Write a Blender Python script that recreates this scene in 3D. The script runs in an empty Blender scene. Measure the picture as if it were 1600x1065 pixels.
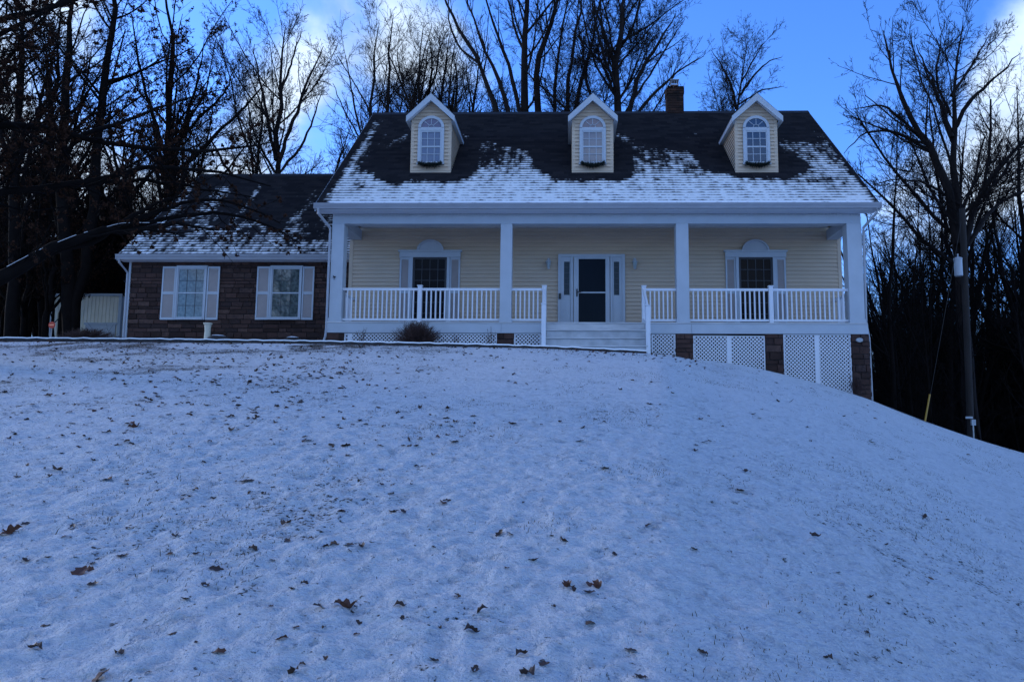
import bpy, math, random
import numpy as np
rnd = random.Random(7)
C = bpy.context.scene.collection
sc = bpy.context.scene
# ------------------------------------------------------------------ camera model
F, CX, CY = 1200.0, 857.0, 532.5
_ps, _th, _r = math.radians(1.5), math.atan(139/1200), .0063
F0 = np.array((-math.sin(_ps), math.cos(_ps), 0)); R0 = np.array((math.cos(_ps), math.sin(_ps), 0)); Z0 = np.array((0, 0, 1.))
FW = F0*math.cos(_th)+Z0*math.sin(_th); U0 = -F0*math.sin(_th)+Z0*math.cos(_th)
RT = R0*math.cos(_r)+U0*math.sin(_r); UP = -R0*math.sin(_r)+U0*math.cos(_r)
EYE = np.array((0, 0, 1.6))
def ray(x, y): return FW+(x-CX)/F*RT+(CY-y)/F*UP
def P(x, y, Y):
    d = ray(x, y); p = EYE+d*(Y/d[1]); return p
def proj(p):
    q = np.asarray(p, float)-EYE
    w = q@FW; return CX+F*(q@RT)/w, CY-F*(q@UP)/w
cam = bpy.data.cameras.new('camera'); co = bpy.data.objects.new('camera', cam); C.objects.link(co)
from mathutils import Matrix, Vector
co.matrix_world = Matrix(((RT[0], UP[0], -FW[0], 0), (RT[1], UP[1], -FW[1], 0), (RT[2], UP[2], -FW[2], 1.6), (0, 0, 0, 1)))
cam.sensor_width = 36; cam.lens = F/1600*36; cam.shift_x = -(CX-800)/1600; cam.clip_end = 2000; cam.clip_start = .1
sc.camera = co
# ------------------------------------------------------------------ materials
def mat(name, base, rough=.7, var=.0, scale=3., bump=0., bscale=40., spec=.4, base2=None, stretch=None, metallic=0):
    m = bpy.data.materials.new(name); m.use_nodes = True; nt = m.node_tree; N = nt.nodes; L = nt.links
    b = N['Principled BSDF']; b.inputs['Roughness'].default_value = rough; b.inputs['Specular IOR Level'].default_value = spec
    b.inputs['Metallic'].default_value = metallic
    b.inputs['Base Color'].default_value = (*base, 1)
    if var or bump:
        tc = N.new('ShaderNodeTexCoord'); mp = N.new('ShaderNodeMapping'); L.new(tc.outputs['Object'], mp.inputs[0])
        if stretch: mp.inputs['Scale'].default_value = stretch
    if var:
        n = N.new('ShaderNodeTexNoise'); n.inputs['Scale'].default_value = scale; n.inputs['Detail'].default_value = 6; L.new(mp.outputs[0], n.inputs[0])
        r = N.new('ShaderNodeMapRange'); r.inputs[1].default_value = .3; r.inputs[2].default_value = .7; L.new(n.outputs[0], r.inputs[0])
        x = N.new('ShaderNodeMix'); x.data_type = 'RGBA'
        b2 = base2 or tuple(c*(1-var) for c in base)
        x.inputs[6].default_value = (*base, 1); x.inputs[7].default_value = (*b2, 1)
        L.new(r.outputs[0], x.inputs[0]); L.new(x.outputs[2], b.inputs['Base Color'])
    if bump:
        n = N.new('ShaderNodeTexNoise'); n.inputs['Scale'].default_value = bscale; n.inputs['Detail'].default_value = 4; L.new(mp.outputs[0], n.inputs[0])
        u = N.new('ShaderNodeBump'); u.inputs['Strength'].default_value = bump; u.inputs['Distance'].default_value = .02
        L.new(n.outputs[0], u.inputs['Height']); L.new(u.outputs[0], b.inputs['Normal'])
    return m
M = {}
M['white'] = mat('white_painted_trim', (.44, .48, .52), .45, .10, 2.5, .08, 12)
M['vinyl'] = mat('white_vinyl_railing', (.66, .68, .72), .35, .05, 3)
M['cream'] = mat('cream_vinyl_siding', (.56, .435, .315), .5, .12, 1.6, .1, 25, base2=(.51, .395, .285), stretch=(1, 1, 3))
M['porchwhite'] = mat('weathered_white_boards', (.58, .58, .58), .6, .35, 3.5, .2, 30, base2=(.38, .39, .40), stretch=(.6, 2, 2))
M['shutter'] = mat('beige_shutter_panel', (.38, .33, .31), .6, .1, 5)
M['glassdark'] = mat('dark_window_glass', (.006, .006, .008), .10, spec=.09)
M['darksash'] = mat('dark_sash', (.03, .03, .035), .4)
M['muntin'] = mat('grey_muntin', (.07, .075, .085), .5)
M['gutter'] = mat('white_metal_gutter', (.36, .37, .40), .4, .12, 3, metallic=0)
M['soffit'] = mat('vented_soffit', (.62, .63, .66), .6)
M['ceilpanel'] = mat('porch_ceiling_panels', (.62, .60, .58), .6, .1, 2)
M['stonemortar'] = mat('dark_mortar', (.035, .03, .03), .9)
M['black'] = mat('black_metal', (.012, .012, .012), .4)
M['dark'] = mat('void_shade_boards', (.02, .018, .018), .9)
M['curtain'] = mat('pale_curtain', (.42, .40, .42), .8, .3, 9, stretch=(6, 1, .3))
M['roofdark'] = mat('dark_roof_edge', (.008, .008, .011), .85)
M['metal'] = mat('galvanised_metal', (.35, .36, .38), .35, .2, 8, metallic=.7)
M['concrete'] = mat('concrete_walk', (.20, .19, .18), .8, .3, 4, .3, 40)
M['pole'] = mat('weathered_pole_wood', (.034, .027, .024), .95, .5, 2, .5, 30, stretch=(6, 6, .4))
M['xformer'] = mat('grey_transformer_paint', (.40, .43, .46), .4, .1, 6)
M['yellow'] = mat('yellow_plastic', (.36, .20, .02), .4)
M['orange'] = mat('orange_reflector', (.45, .045, .015), .45)
M['palebar'] = mat('pale_orange_lettering_bar', (1.0, .40, .20), .5)
M['shedcream'] = mat('cream_shed_siding', (.80, .73, .58), .6, .15, 2)
M['lampglass'] = mat('frosted_lamp_glass', (.30, .36, .36), .15, spec=.8)
M['green'] = mat('dark_evergreen_needles', (.012, .022, .014), .7, .5, 20)
M['twig'] = mat('dry_brown_twigs', (.07, .035, .028), .8, .4, 12)
M['rust'] = mat('rusted_flue_metal', (.20, .07, .03), .7, .6, 14, .3, 40)
M['pot'] = mat('cream_glazed_pot', (.60, .56, .44), .5, .1, 5)
M['bark'] = mat('grey_brown_bark', (.022, .017, .016), .95, .45, 3, .5, 18, stretch=(3, 3, .6), spec=.12)
M['barkblk'] = mat('near_black_bark', (.010, .008, .0075), 1., .4, 4, spec=.06)  # near-black bark for the woods and the near oak
M['barkfar'] = mat('far_lightened_bark', (.026, .021, .020), 1., .4, 4, spec=.05)  # lighter than nearer bark; fading with distance put into the colour
M['grass'] = mat('dull_winter_grass', (.05, .055, .025), .8, .6, 4, base2=(.09, .06, .03))
M['litter'] = mat('dead_leaf_brown', (.055, .024, .014), .9, .5, 6, spec=.1)
LEAFM = [mat('russet_oak_leaf', (.12, .042, .018), .6, .5, 25), mat('tan_curled_leaf', (.13, .07, .04), .65, .5, 25), mat('dark_sodden_leaf', (.055, .027, .015), .5, .4, 25)]

def window_glass(name, c1, c2, sc_=14):
    """glossy glass whose mottled colour paints in curtain tones and mirrored branches"""
    m = mat(name, c1, .04, .8, sc_, spec=1.0, base2=c2)
    b = m.node_tree.nodes['Principled BSDF']; b.inputs['IOR'].default_value = 1.5
    b.inputs['Coat Weight'].default_value = .3; b.inputs['Coat Roughness'].default_value = .02
    return m
M['glasswing'] = window_glass('painted_reflection_glass', (.15, .18, .17), (.03, .042, .042), 11)  # light and dark mottle painted in for mirrored sky and branches
M['glassdormer'] = window_glass('dormer_glass_over_curtain', (.17, .165, .19), (.12, .12, .145), 3)
M['glasspink'] = window_glass('fanlight_glass_over_blind', (.19, .13, .135), (.14, .10, .11), 4)
M['glassblue'] = window_glass('dormer_glass_dark', (.02, .025, .04), (.012, .016, .028), 3)
M['glassside'] = mat('leaded_sidelight_glass', (.03, .04, .045), .25, .4, 30, spec=.3)

def attr_mat(name, attr, cols, rough=.85, bump=.4, bscale=30):
    """colour picked per block from a stored random value (stones differ)"""
    m = bpy.data.materials.new(name); m.use_nodes = True; nt = m.node_tree; N = nt.nodes; L = nt.links
    b = N['Principled BSDF']; b.inputs['Roughness'].default_value = rough; b.inputs['Specular IOR Level'].default_value = .25
    a = N.new('ShaderNodeAttribute'); a.attribute_name = attr
    tc = N.new('ShaderNodeTexCoord'); n = N.new('ShaderNodeTexNoise'); n.inputs['Scale'].default_value = bscale*.35; n.inputs['Detail'].default_value = 6; L.new(tc.outputs['Object'], n.inputs[0])
    ad = N.new('ShaderNodeMath'); ad.operation = 'MULTIPLY_ADD'; L.new(n.outputs[0], ad.inputs[0]); ad.inputs[1].default_value = .5; L.new(a.outputs['Fac'], ad.inputs[2])
    sb = N.new('ShaderNodeMath'); sb.operation = 'SUBTRACT'; L.new(ad.outputs[0], sb.inputs[0]); sb.inputs[1].default_value = .25
    r = N.new('ShaderNodeValToRGB'); e = r.color_ramp.elements
    e[0].position = 0; e[0].color = (*cols[0], 1); e[1].position = 1; e[1].color = (*cols[-1], 1)
    for i, c in enumerate(cols[1:-1]):
        k = e.new((i+1)/(len(cols)-1)); k.color = (*c, 1)
    L.new(sb.outputs[0], r.inputs[0]); L.new(r.outputs[0], b.inputs['Base Color'])
    n2 = N.new('ShaderNodeTexNoise'); n2.inputs['Scale'].default_value = bscale; L.new(tc.outputs['Object'], n2.inputs[0])
    u = N.new('ShaderNodeBump'); u.inputs['Strength'].default_value = bump; u.inputs['Distance'].default_value = .02; L.new(n2.outputs[0], u.inputs['Height']); L.new(u.outputs[0], b.inputs['Normal'])
    return m
M['stone'] = attr_mat('reddish_brown_stone', 'rnd', [(.026, .013, .010), (.048, .025, .020), (.075, .038, .030), (.030, .018, .017), (.10, .056, .044)])
M['brick'] = attr_mat('chimney_brick', 'rnd', [(.012, .007, .006), (.034, .015, .010), (.02, .010, .008), (.055, .024, .015)])

# ------------------------------------------------------------------ mesh helpers
class MB:
    def __init__(s): s.v = []; s.f = []; s.a = []
    def add(s, vs, fs, r=0.):
        o = len(s.v); s.v += [tuple(map(float, q)) for q in vs]; s.f += [tuple(i+o for i in f) for f in fs]; s.a += [r]*len(vs)
    def box(s, x0, x1, y0, y1, z0, z1, r=0.):
        if x0 > x1: x0, x1 = x1, x0
        if y0 > y1: y0, y1 = y1, y0
        if z0 > z1: z0, z1 = z1, z0
        s.add([(x0,y0,z0),(x1,y0,z0),(x1,y1,z0),(x0,y1,z0),(x0,y0,z1),(x1,y0,z1),(x1,y1,z1),(x0,y1,z1)],
              [(0,3,2,1),(4,5,6,7),(0,1,5,4),(1,2,6,5),(2,3,7,6),(3,0,4,7)], r)
        return s
    def bar(s, a, b, w, h, up=(0,0,1)):
        a = np.array(a, float); b = np.array(b, float); d = b-a; d /= np.linalg.norm(d)
        u = np.cross(d, up); u /= np.linalg.norm(u); v = np.cross(u, d)
        q = []
        for p in (a, b):
            for su, sv in ((-1,-1),(1,-1),(1,1),(-1,1)): q.append(p+u*su*w/2+v*sv*h/2)
        s.add(q, [(0,1,2,3),(7,6,5,4),(0,4,5,1),(1,5,6,2),(2,6,7,3),(3,7,4,0)]); return s
    def tube(s, pts, rad, n=8):
        pts = [np.array(p, float) for p in pts]
        if not hasattr(rad, '__len__'): rad = [rad]*len(pts)
        vs = []; fs = []
        for i, p in enumerate(pts):
            d = pts[min(i+1, len(pts)-1)]-pts[max(i-1, 0)]; d /= np.linalg.norm(d)
            ref = np.array((0,0,1.)) if abs(d[2]) < .9 else np.array((1.,0,0))
            u = np.cross(d, ref); u /= np.linalg.norm(u); v = np.cross(d, u)
            for k in range(n):
                t = 2*math.pi*k/n; vs.append(p+(u*math.cos(t)+v*math.sin(t))*rad[i])
        for i in range(len(pts)-1):
            for k in range(n): a = i*n+k; b = i*n+(k+1) % n; fs.append((a, b, b+n, a+n))
        fs.append(tuple(range(n))[::-1]); fs.append(tuple(range((len(pts)-1)*n, len(pts)*n)))
        s.add(vs, fs); return s
    def lathe(s, c, prof, n=20):
        vs = []; fs = []
        for z, r in prof:
            for k in range(n): t = 2*math.pi*k/n; vs.append((c[0]+r*math.cos(t), c[1]+r*math.sin(t), c[2]+z))
        for i in range(len(prof)-1):
            for k in range(n): a = i*n+k; b = i*n+(k+1) % n; fs.append((a, b, b+n, a+n))
        fs.append(tuple(range(n))[::-1]); fs.append(tuple(range((len(prof)-1)*n, len(prof)*n)))
        s.add(vs, fs); return s
    def prism(s, poly, y0, y1):
        """polygon in XZ extruded along Y"""
        n = len(poly); s.add([(x, y0, z) for x, z in poly]+[(x, y1, z) for x, z in poly],
            [tuple(range(n)), tuple(range(2*n-1, n-1, -1))]+[(i, i+n, (i+1) % n+n, (i+1) % n) for i in range(n)]); return s
    def prismx(s, poly, x0, x1):
        """polygon in YZ extruded along X"""
        n = len(poly); s.add([(x0, y, z) for y, z in poly]+[(x1, y, z) for y, z in poly],
            [tuple(range(n)), tuple(range(2*n-1, n-1, -1))]+[(i, i+n, (i+1) % n+n, (i+1) % n) for i in range(n)]); return s
    def build(s, name, m, parent=None, loc=None, smooth=False, attr=False):
        me = bpy.data.meshes.new(name); me.from_pydata(s.v, [], s.f); me.materials.append(m)
        if attr:
            a = me.attributes.new('rnd', 'FLOAT', 'POINT'); a.data.foreach_set('value', s.a)
        if smooth: me.polygons.foreach_set('use_smooth', [True]*len(me.polygons))
        me.update()
        o = bpy.data.objects.new(name, me); C.objects.link(o)
        if parent is not None: o.parent = parent
        if loc is not None: o.location = loc
        return o
def tag(o, label=None, cat=None, group=None, kind=None):
    if label: o['label'] = label
    if cat: o['category'] = cat
    if group: o['group'] = group
    if kind: o['kind'] = kind
    return o
def empty(name, loc=(0,0,0), rz=0):
    o = bpy.data.objects.new(name, None); C.objects.link(o); o.location = loc; o.rotation_euler = (0, 0, rz); o.empty_display_size = .2
    return o
def raw_mesh(name, V, quads, mats, smooth=False, mi=None, tris=None):
    me = bpy.data.meshes.new(name); V = np.asarray(V, np.float32); me.vertices.add(len(V)); me.vertices.foreach_set('co', V.ravel())
    Fs = quads; k = Fs.shape[1]; n = len(Fs)
    me.loops.add(n*k); me.polygons.add(n)
    me.loops.foreach_set('vertex_index', Fs.astype(np.int32).ravel())
    me.polygons.foreach_set('loop_start', np.arange(0, n*k, k, dtype=np.int32))
    for m in mats: me.materials.append(m)
    if mi is not None: me.polygons.foreach_set('material_index', mi.astype(np.int32))
    if smooth: me.polygons.foreach_set('use_smooth', np.ones(n, bool))
    me.update(calc_edges=True); return me
def vnoise(x, y, seed=0):
    """smooth value noise, numpy"""
    xi = np.floor(x).astype(np.int64); yi = np.floor(y).astype(np.int64); fx = x-xi; fy = y-yi
    fx = fx*fx*(3-2*fx); fy = fy*fy*(3-2*fy)
    def h(a, b):
        n = (a*374761393+b*668265263+seed*974711) & 0x7fffffff
        n = ((n ^ (n >> 13))*1274126177) & 0x7fffffff
        return ((n ^ (n >> 16)) & 0xffff)/65535.
    return (h(xi, yi)*(1-fx)+h(xi+1, yi)*fx)*(1-fy)+(h(xi, yi+1)*(1-fx)+h(xi+1, yi+1)*fx)*fy
def fbm(x, y, seed=0, o=4):
    s = 0; a = .5
    for i in range(o): s = s+a*vnoise(x*2**i, y*2**i, seed+i*17); a *= .5
    return s
def smooth(a, b, x):
    t = np.clip((x-a)/(b-a), 0, 1); return t*t*(3-2*t)

# ------------------------------------------------------------------ ground
CRX = np.array([-60, -30, -15, -6, -.6, 1.9, 2.9, 3.9, 5.12, 6.2, 7.29, 7.72, 8.72, 10.23, 11.57, 14., 18, 30, 60])
CRZ = np.array([3.58, 3.60, 3.60, 3.56, 3.47, 3.36, 3.31, 3.40, 3.17, 2.90, 2.59, 2.44, 2.02, 1.48, 1.08, .50, -.2, -1.4, -2.2])
def crest(x):
    s = 0
    for d, w in ((-.5, .2), (-.25, .2), (0, .2), (.25, .2), (.5, .2)): s = s+w*np.interp(x+d, CRX, CRZ)
    return s
def gh(x, y):
    x = np.asarray(x, float); y = np.asarray(y, float)
    yc = 17.75+2.2*smooth(2.2, 4.0, x/np.clip(y/19., .1, 1.))
    t = y/yc; tt = np.clip(t, .10, 1.)
    cz = crest(np.where(x > 0, x/tt, x))     # the hill falls away to the right like the side of a cone
    lin = np.where(t > 0, t, t*.6)
    r = np.where(lin < .9, lin, .9+.1*(1-np.exp(-np.clip(lin-.9, 0, 9)/.1*1.0))*1.0)
    r = r/(.9+.1*(1-math.exp(-1.)))
    r = np.where(lin >= 1., 1.+.0*lin, np.minimum(r, 1.))
    z = cz*r
    z = z+.10*(fbm(x*.35+9, y*.35, 3)-.5)*smooth(1., 5, y)*smooth(17.5, 15.5, y)
    # behind the crest: level by the house, falling away into the woods on the right
    drop = smooth(7.0, 9.5, x)*np.clip(y-20.6, 0, 200)
    z = z-np.minimum(drop*.30, 7)-np.minimum(np.clip(y-45, 0, 400)*.05, 6)*(1-smooth(7, 9.5, x))
    z = np.where(y < -3, np.maximum(z, -1.5), z)
    return z
_gh0 = gh
def gh(x, y):
    x = np.asarray(x, float); y = np.asarray(y, float)
    near = smooth(0, 2, y)*smooth(13, 8, y)
    return _gh0(x, y)+near*(.040*(fbm(x*3.5, y*3.5, 11)-.5)+.055*(fbm(x*11, y*11, 12, 3)-.5)*smooth(12, 7, y)+.022*(fbm(x*23, y*23, 19, 2)-.5)*smooth(8, 5, y))
def gz(x, y): return float(gh(np.array([x]), np.array([y]))[0])
_ts = np.concatenate([np.arange(2, 8, .01), np.arange(8, 30, .03)])
def ground_hit(px, py):
    p = EYE+np.outer(_ts, ray(px, py)); z = gh(p[:, 0], p[:, 1])
    i = np.argmax(p[:, 2] <= z)
    return p[i] if p[i, 2] <= z[i] else None
def axis(segs):
    out = [segs[0][0]]
    for a, b, st in segs:
        n = max(1, int(round(abs(b-a)/st))); out += list(np.linspace(a, b, n+1)[1:])
    return np.array(out)
gx = axis([(-400, -60, 20), (-60, -20, 2), (-20, -8, .2), (-8, -4, .06), (-4, 4, .026), (4, 9, .06), (9, 22, .2), (22, 60, 2), (60, 400, 20)])
gy = axis([(-60, -6, 3), (-6, 2, .5), (2, 7, .026), (7, 12, .05), (12, 22, .09), (22, 60, 1), (60, 400, 20)])
X, Y = np.meshgrid(gx, gy)
Zg = gh(X, Y)
lawn = smooth(17.6, 16.5, Y)+0*X
nx, ny = len(gx), len(gy)
idx = np.arange(nx*ny).reshape(ny, nx)
Q = np.stack([idx[:-1, :-1], idx[:-1, 1:], idx[1:, 1:], idx[1:, :-1]], -1).reshape(-1, 4)
def snow_ground():
    m = bpy.data.materials.new('thin_snow_over_grass'); m.use_nodes = True; nt = m.node_tree; N = nt.nodes; L = nt.links
    b = N['Principled BSDF']; b.inputs['Roughness'].default_value = .75; b.inputs['Specular IOR Level'].default_value = .25
    tc = N.new('ShaderNodeTexCoord')
    def noise(s, d=5, sc3=None, rough=.55):
        n = N.new('ShaderNodeTexNoise'); n.inputs['Scale'].default_value = s; n.inputs['Detail'].default_value = d; n.inputs['Roughness'].default_value = rough
        if sc3:
            mp = N.new('ShaderNodeMapping'); mp.inputs['Scale'].default_value = sc3; L.new(tc.outputs['Object'], mp.inputs[0]); L.new(mp.outputs[0], n.inputs[0])
        else: L.new(tc.outputs['Object'], n.inputs[0])
        return n.outputs[0]
    def mth(op, a, c=None, d=None, clamp=False):
        n = N.new('ShaderNodeMath'); n.operation = op; n.use_clamp = clamp
        for i, q in enumerate((a, c, d)):
            if q is None: continue
            if isinstance(q, (int, float)): n.inputs[i].default_value = q
            else: L.new(q, n.inputs[i])
        return n.outputs[0]
    def rng(a, lo, hi, o0=0., o1=1.):
        n = N.new('ShaderNodeMapRange'); L.new(a, n.inputs[0]); n.inputs[1].default_value = lo; n.inputs[2].default_value = hi; n.inputs[3].default_value = o0; n.inputs[4].default_value = o1; return n.outputs[0]
    big = noise(.5, 4); mid = noise(3.2, 5); fine = noise(26, 5, None, .65); fine2 = noise(60, 3)
    at = N.new('ShaderNodeAttribute'); at.attribute_name = 'litter'
    # grass showing through thin snow: small flecks, denser in patches
    patch = mth('MULTIPLY_ADD', rng(big, .35, .7), .10, mth('MULTIPLY', rng(mid, .4, .75), .10))
    thr = mth('SUBTRACT', mth('SUBTRACT', .695, patch), mth('MULTIPLY', at.outputs['Fac'], .45))
    bare = rng(mth('SUBTRACT', mth('MULTIPLY_ADD', fine2, .3, mth('MULTIPLY', fine, .7)), thr), -.015, .05)
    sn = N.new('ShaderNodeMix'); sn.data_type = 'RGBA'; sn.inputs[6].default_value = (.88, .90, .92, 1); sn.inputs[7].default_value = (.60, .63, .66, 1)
    thin = mth('ADD', mth('MULTIPLY', rng(noise(13, 6, (1, .7, 1), .62), .46, .66), .62), mth('MULTIPLY', rng(noise(34, 4), .48, .70), .55), None, True)  # thin snow mottle, darkened to paint in the shade of small dimples
    shaded_dimple = rng(noise(7.5, 5, (1, .8, 1), .6), .585, .70)  # dimple spots: shade painted in the colour, pressed into the bump too
    L.new(mth('ADD', mth('MULTIPLY', thin, rng(mid, .30, .70, .45, 1.)), mth('MULTIPLY', shaded_dimple, .5), None, True), sn.inputs[0])
    gr = N.new('ShaderNodeMix'); gr.data_type = 'RGBA'; gr.inputs[6].default_value = (.045, .045, .022, 1); gr.inputs[7].default_value = (.055, .03, .02, 1)
    L.new(rng(noise(7, 3), .4, .6), gr.inputs[0])
    mx = N.new('ShaderNodeMix'); mx.data_type = 'RGBA'; L.new(bare, mx.inputs[0]); L.new(sn.outputs[2], mx.inputs[6]); L.new(gr.outputs[2], mx.inputs[7])
    L.new(mx.outputs[2], b.inputs['Base Color'])
    h = mth('ADD', mth('MULTIPLY', noise(9, 5), 1.6), mth('MULTIPLY', fine, 1.0))
    h = mth('SUBTRACT', mth('ADD', h, mth('MULTIPLY', fine2, .12)), mth('ADD', mth('MULTIPLY', bare, .5), mth('MULTIPLY', shaded_dimple, .55)))
    u = N.new('ShaderNodeBump'); u.inputs['Strength'].default_value = 1.; u.inputs['Distance'].default_value = .11; L.new(h, u.inputs['Height']); L.new(u.outputs[0], b.inputs['Normal'])
    return m
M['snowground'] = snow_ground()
M['snow'] = mat('clean_snow', (.86, .87, .88), .7, .08, 6, .5, 18)
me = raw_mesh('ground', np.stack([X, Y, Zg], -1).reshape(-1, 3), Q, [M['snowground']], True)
lit = np.clip(.62*smooth(13.0, 17.6, Y)*smooth(-1, -6, X)*smooth(.40, .58, fbm(X*1.1, Y*1.3, 5)), 0, 1)
lit = np.maximum(lit, .28*smooth(6, 13, Y)*smooth(.3, -7, X)*smooth(.5, .62, fbm(X*.9, Y*1.2, 8)))
lit = np.maximum(lit, .30*smooth(18.6, 19.6, Y)*smooth(3., 5., X)*smooth(.42, .6, fbm(X*2, Y*2, 15)))
lit = np.maximum(lit, .95*smooth(21, 26, Y)*np.maximum(smooth(8.5, 11, X), smooth(-15, -19, X)))
lit = np.maximum(lit, .95*smooth(34, 40, Y))
a = me.attributes.new('litter', 'FLOAT', 'POINT'); a.data.foreach_set('value', lit.astype(np.float32).ravel())
ground = bpy.data.objects.new('ground', me); C.objects.link(ground); tag(ground, kind='structure')
# ------------------------------------------------------------------ house numbers
YF, YB, YE, YR = 20.0, 21.75, 19.6, 25.08
XL, XR = -6.35, 7.71
ZF = 4.41                       # porch floor
ZBE, ZBT, ZC = 7.065, 7.34, 7.40   # beam bottom / beam top / ceiling
XE0, XE1, ZE = -6.70, 8.06, 7.50   # eave
ZR = 12.33
SL = (ZR-ZE)/(YR-YE); LEN = math.hypot(YR-YE, ZR-ZE); UZ = (ZR-ZE)/LEN; UY = (YR-YE)/LEN
GZ = 3.5
YW, YWE, YWR = 22.6, 22.25, 27.0
WX0, WX1, WZE, WZR = -13.30, XL-.02, 6.74, 10.83
house = empty('house', (0.7, 21.75, GZ))
tag(house, 'cream sided house with full front porch, three dormers and stone garage wing', 'house')
HL = Vector((-0.7, -21.75, -GZ))
def part(mb, name, m, parent=None, **k):
    """part of the house, authored in world coordinates"""
    o = mb.build(name, m, parent or house, **k)
    if parent is None: o.location = HL
    return o
def siding(mb, T, z0, z1, xa, xb, lap=.115, out=.030):
    """lapped courses; xa(z), xb(z) bound each course; T maps (along, outward, z) to world"""
    n = max(1, int(round((z1-z0)/lap))); h = (z1-z0)/n
    for i in range(n):
        a, b = z0+i*h, z0+(i+1)*h
        c = min(b, z1-1e-4)
        A, B, Cc, D = xa(a), xb(a), xb(c), xa(c)
        mb.add([T(A, out, a), T(B, out, a), T(Cc, .002, b), T(D, .002, b), T(A, 0, a), T(B, 0, a)], [(0,1,2,3), (4,5,1,0)])
# front wall + end walls + back
w = MB(); siding(w, lambda u, o, z: (u, YB-o, z), ZF-.06, ZC+.02, lambda z: XL, lambda z: XR)
part(w, 'siding_wall', M['cream'])
YBACK = YR+(YR-YE)-.4
for sgn, xx in ((-1, XL), (1, XR)):
    w = MB(); zr = ZR-.12
    roofz = lambda y: ZE+.1+SL*(min(y, 2*YR-y)-YE)-.22
    f0 = lambda z: YB if z < roofz(YB) else YR-(ZR-.30-z)/SL
    f1 = lambda z: YBACK if z < roofz(YBACK) else YR+(ZR-.30-z)/SL
    siding(w, (lambda u, o, z, xx=xx, sgn=sgn: (xx+sgn*o, u, z)), GZ+.5, ZR-.32, f0, f1)
    part(w, 'gable_wall', M['cream'])
w = MB(); w.box(XL+.02, XR-.02, YBACK-.1, YBACK-.02, GZ-1, roofz(YBACK)); w.box(XL+.02, XR-.02, YB+.02, YBACK-.12, GZ-2, GZ+.45)
part(w, 'rear_wall', M['cream'])
w = MB(); w.box(XL-.015, XR+.015, YB+.01, YBACK, -.2, GZ+.49)
part(w, 'foundation', M['stonemortar'])
for x0, x1 in ((XL-.02, XL+.085), (XR-.03, XR+.075)):
    w = MB(); w.box(x0, x1, YB-.03, YB+.08, ZF-.06, ZC); part(w, 'corner_board', M['cream'])
# ceiling, beams
w = MB()
x = XL+.33
while x < XR-.33:
    w.box(x+.004, min(x+.30, XR-.33)-.004, YF+.26, YB-.004, ZC, ZC+.02); x += .30
w.box(XL+.33, XR-.33, YF+.26, YB-.006, ZC+.021, ZC+.05)
part(w, 'porch_ceiling', M['ceilpanel'])
w = MB(); w.box(XL+.33, XR-.33, YB-.04, YB-.016, ZC-.055, ZC-.003); part(w, 'ceiling_molding', M['cream'])
w = MB(); w.box(XL, XR, YF, YF+.25, ZBE, ZBT); w.box(XL+.004, XR-.004, YF-.012, YF-.001, ZBE+.004, ZBE+.03)
part(w, 'porch_beam', M['white'])
for x0, x1 in ((XL, XL+.32), (XR-.32, XR)):
    w = MB(); w.box(x0, x1, YF+.255, YB+.0, ZBE-.002, ZBT); part(w, 'end_beam', M['white'])
# columns
for px0, px1 in ((513.5, 534), (781, 799), (1057.5, 1077), (1327, 1352)):
    a = P(px0, 470, YF)[0]; b = P(px1, 470, YF)[0]
    if px0 == 513.5: a = XL
    if px1 == 1352: b = XR
    w = MB(); w.box(a, b, YF-.02, YF+.31, ZF, ZBE-.002); w.box(a-.015, b+.015, YF-.035, YF+.325, ZF+.002, ZF+.10)
    part(w, 'porch_column', M['white'])
# porch floor and band
w = MB()
y = YF-.06
while y < YB-.05:
    w.box(XL-.05, XR+.05, y+.003, min(y+.137, YB-.02), ZF-.035, ZF); y += .14
part(w, 'porch_floor', M['porchwhite'])
ZB0 = P(600, 519.8, YF)[2]
SX0, SX1 = P(854, 503, YF)[0], P(1007, 503, YF)[0]
for a, b in ((XL-.06, P(783, 510, YF)[0]), (P(783, 510, YF)[0]+.006, SX0), (SX1, P(1080, 510, YF)[0]), (P(1080, 510, YF)[0]+.006, XR+.06)):
    w = MB(); w.box(a, b, YF-.045, YF+.0, ZB0, ZF-.038); part(w, 'rim_board', M['white'])
for a, b in ((XL-.06, XL-.02), (XR+.02, XR+.06)): w = MB(); w.box(a, b, YF+.003, YB, ZB0, ZF-.038); part(w, 'rim_board', M['white'])
w = MB(); w.box(SX0-.1, SX1+.1, YF+.05, YF+.08, GZ-.3, ZF-.05); w.box(XL+.1, XR-.1, YB-.5, YB-.45, -.1, ZF-.1); w.box(XL+.02, XR-.02, YF+.1, YB, ZF-.1, ZF-.06)  # dark boards behind lattice and steps; the void's shade put into their colour
part(w, 'underfloor_dark_boards', M['dark'])
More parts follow.
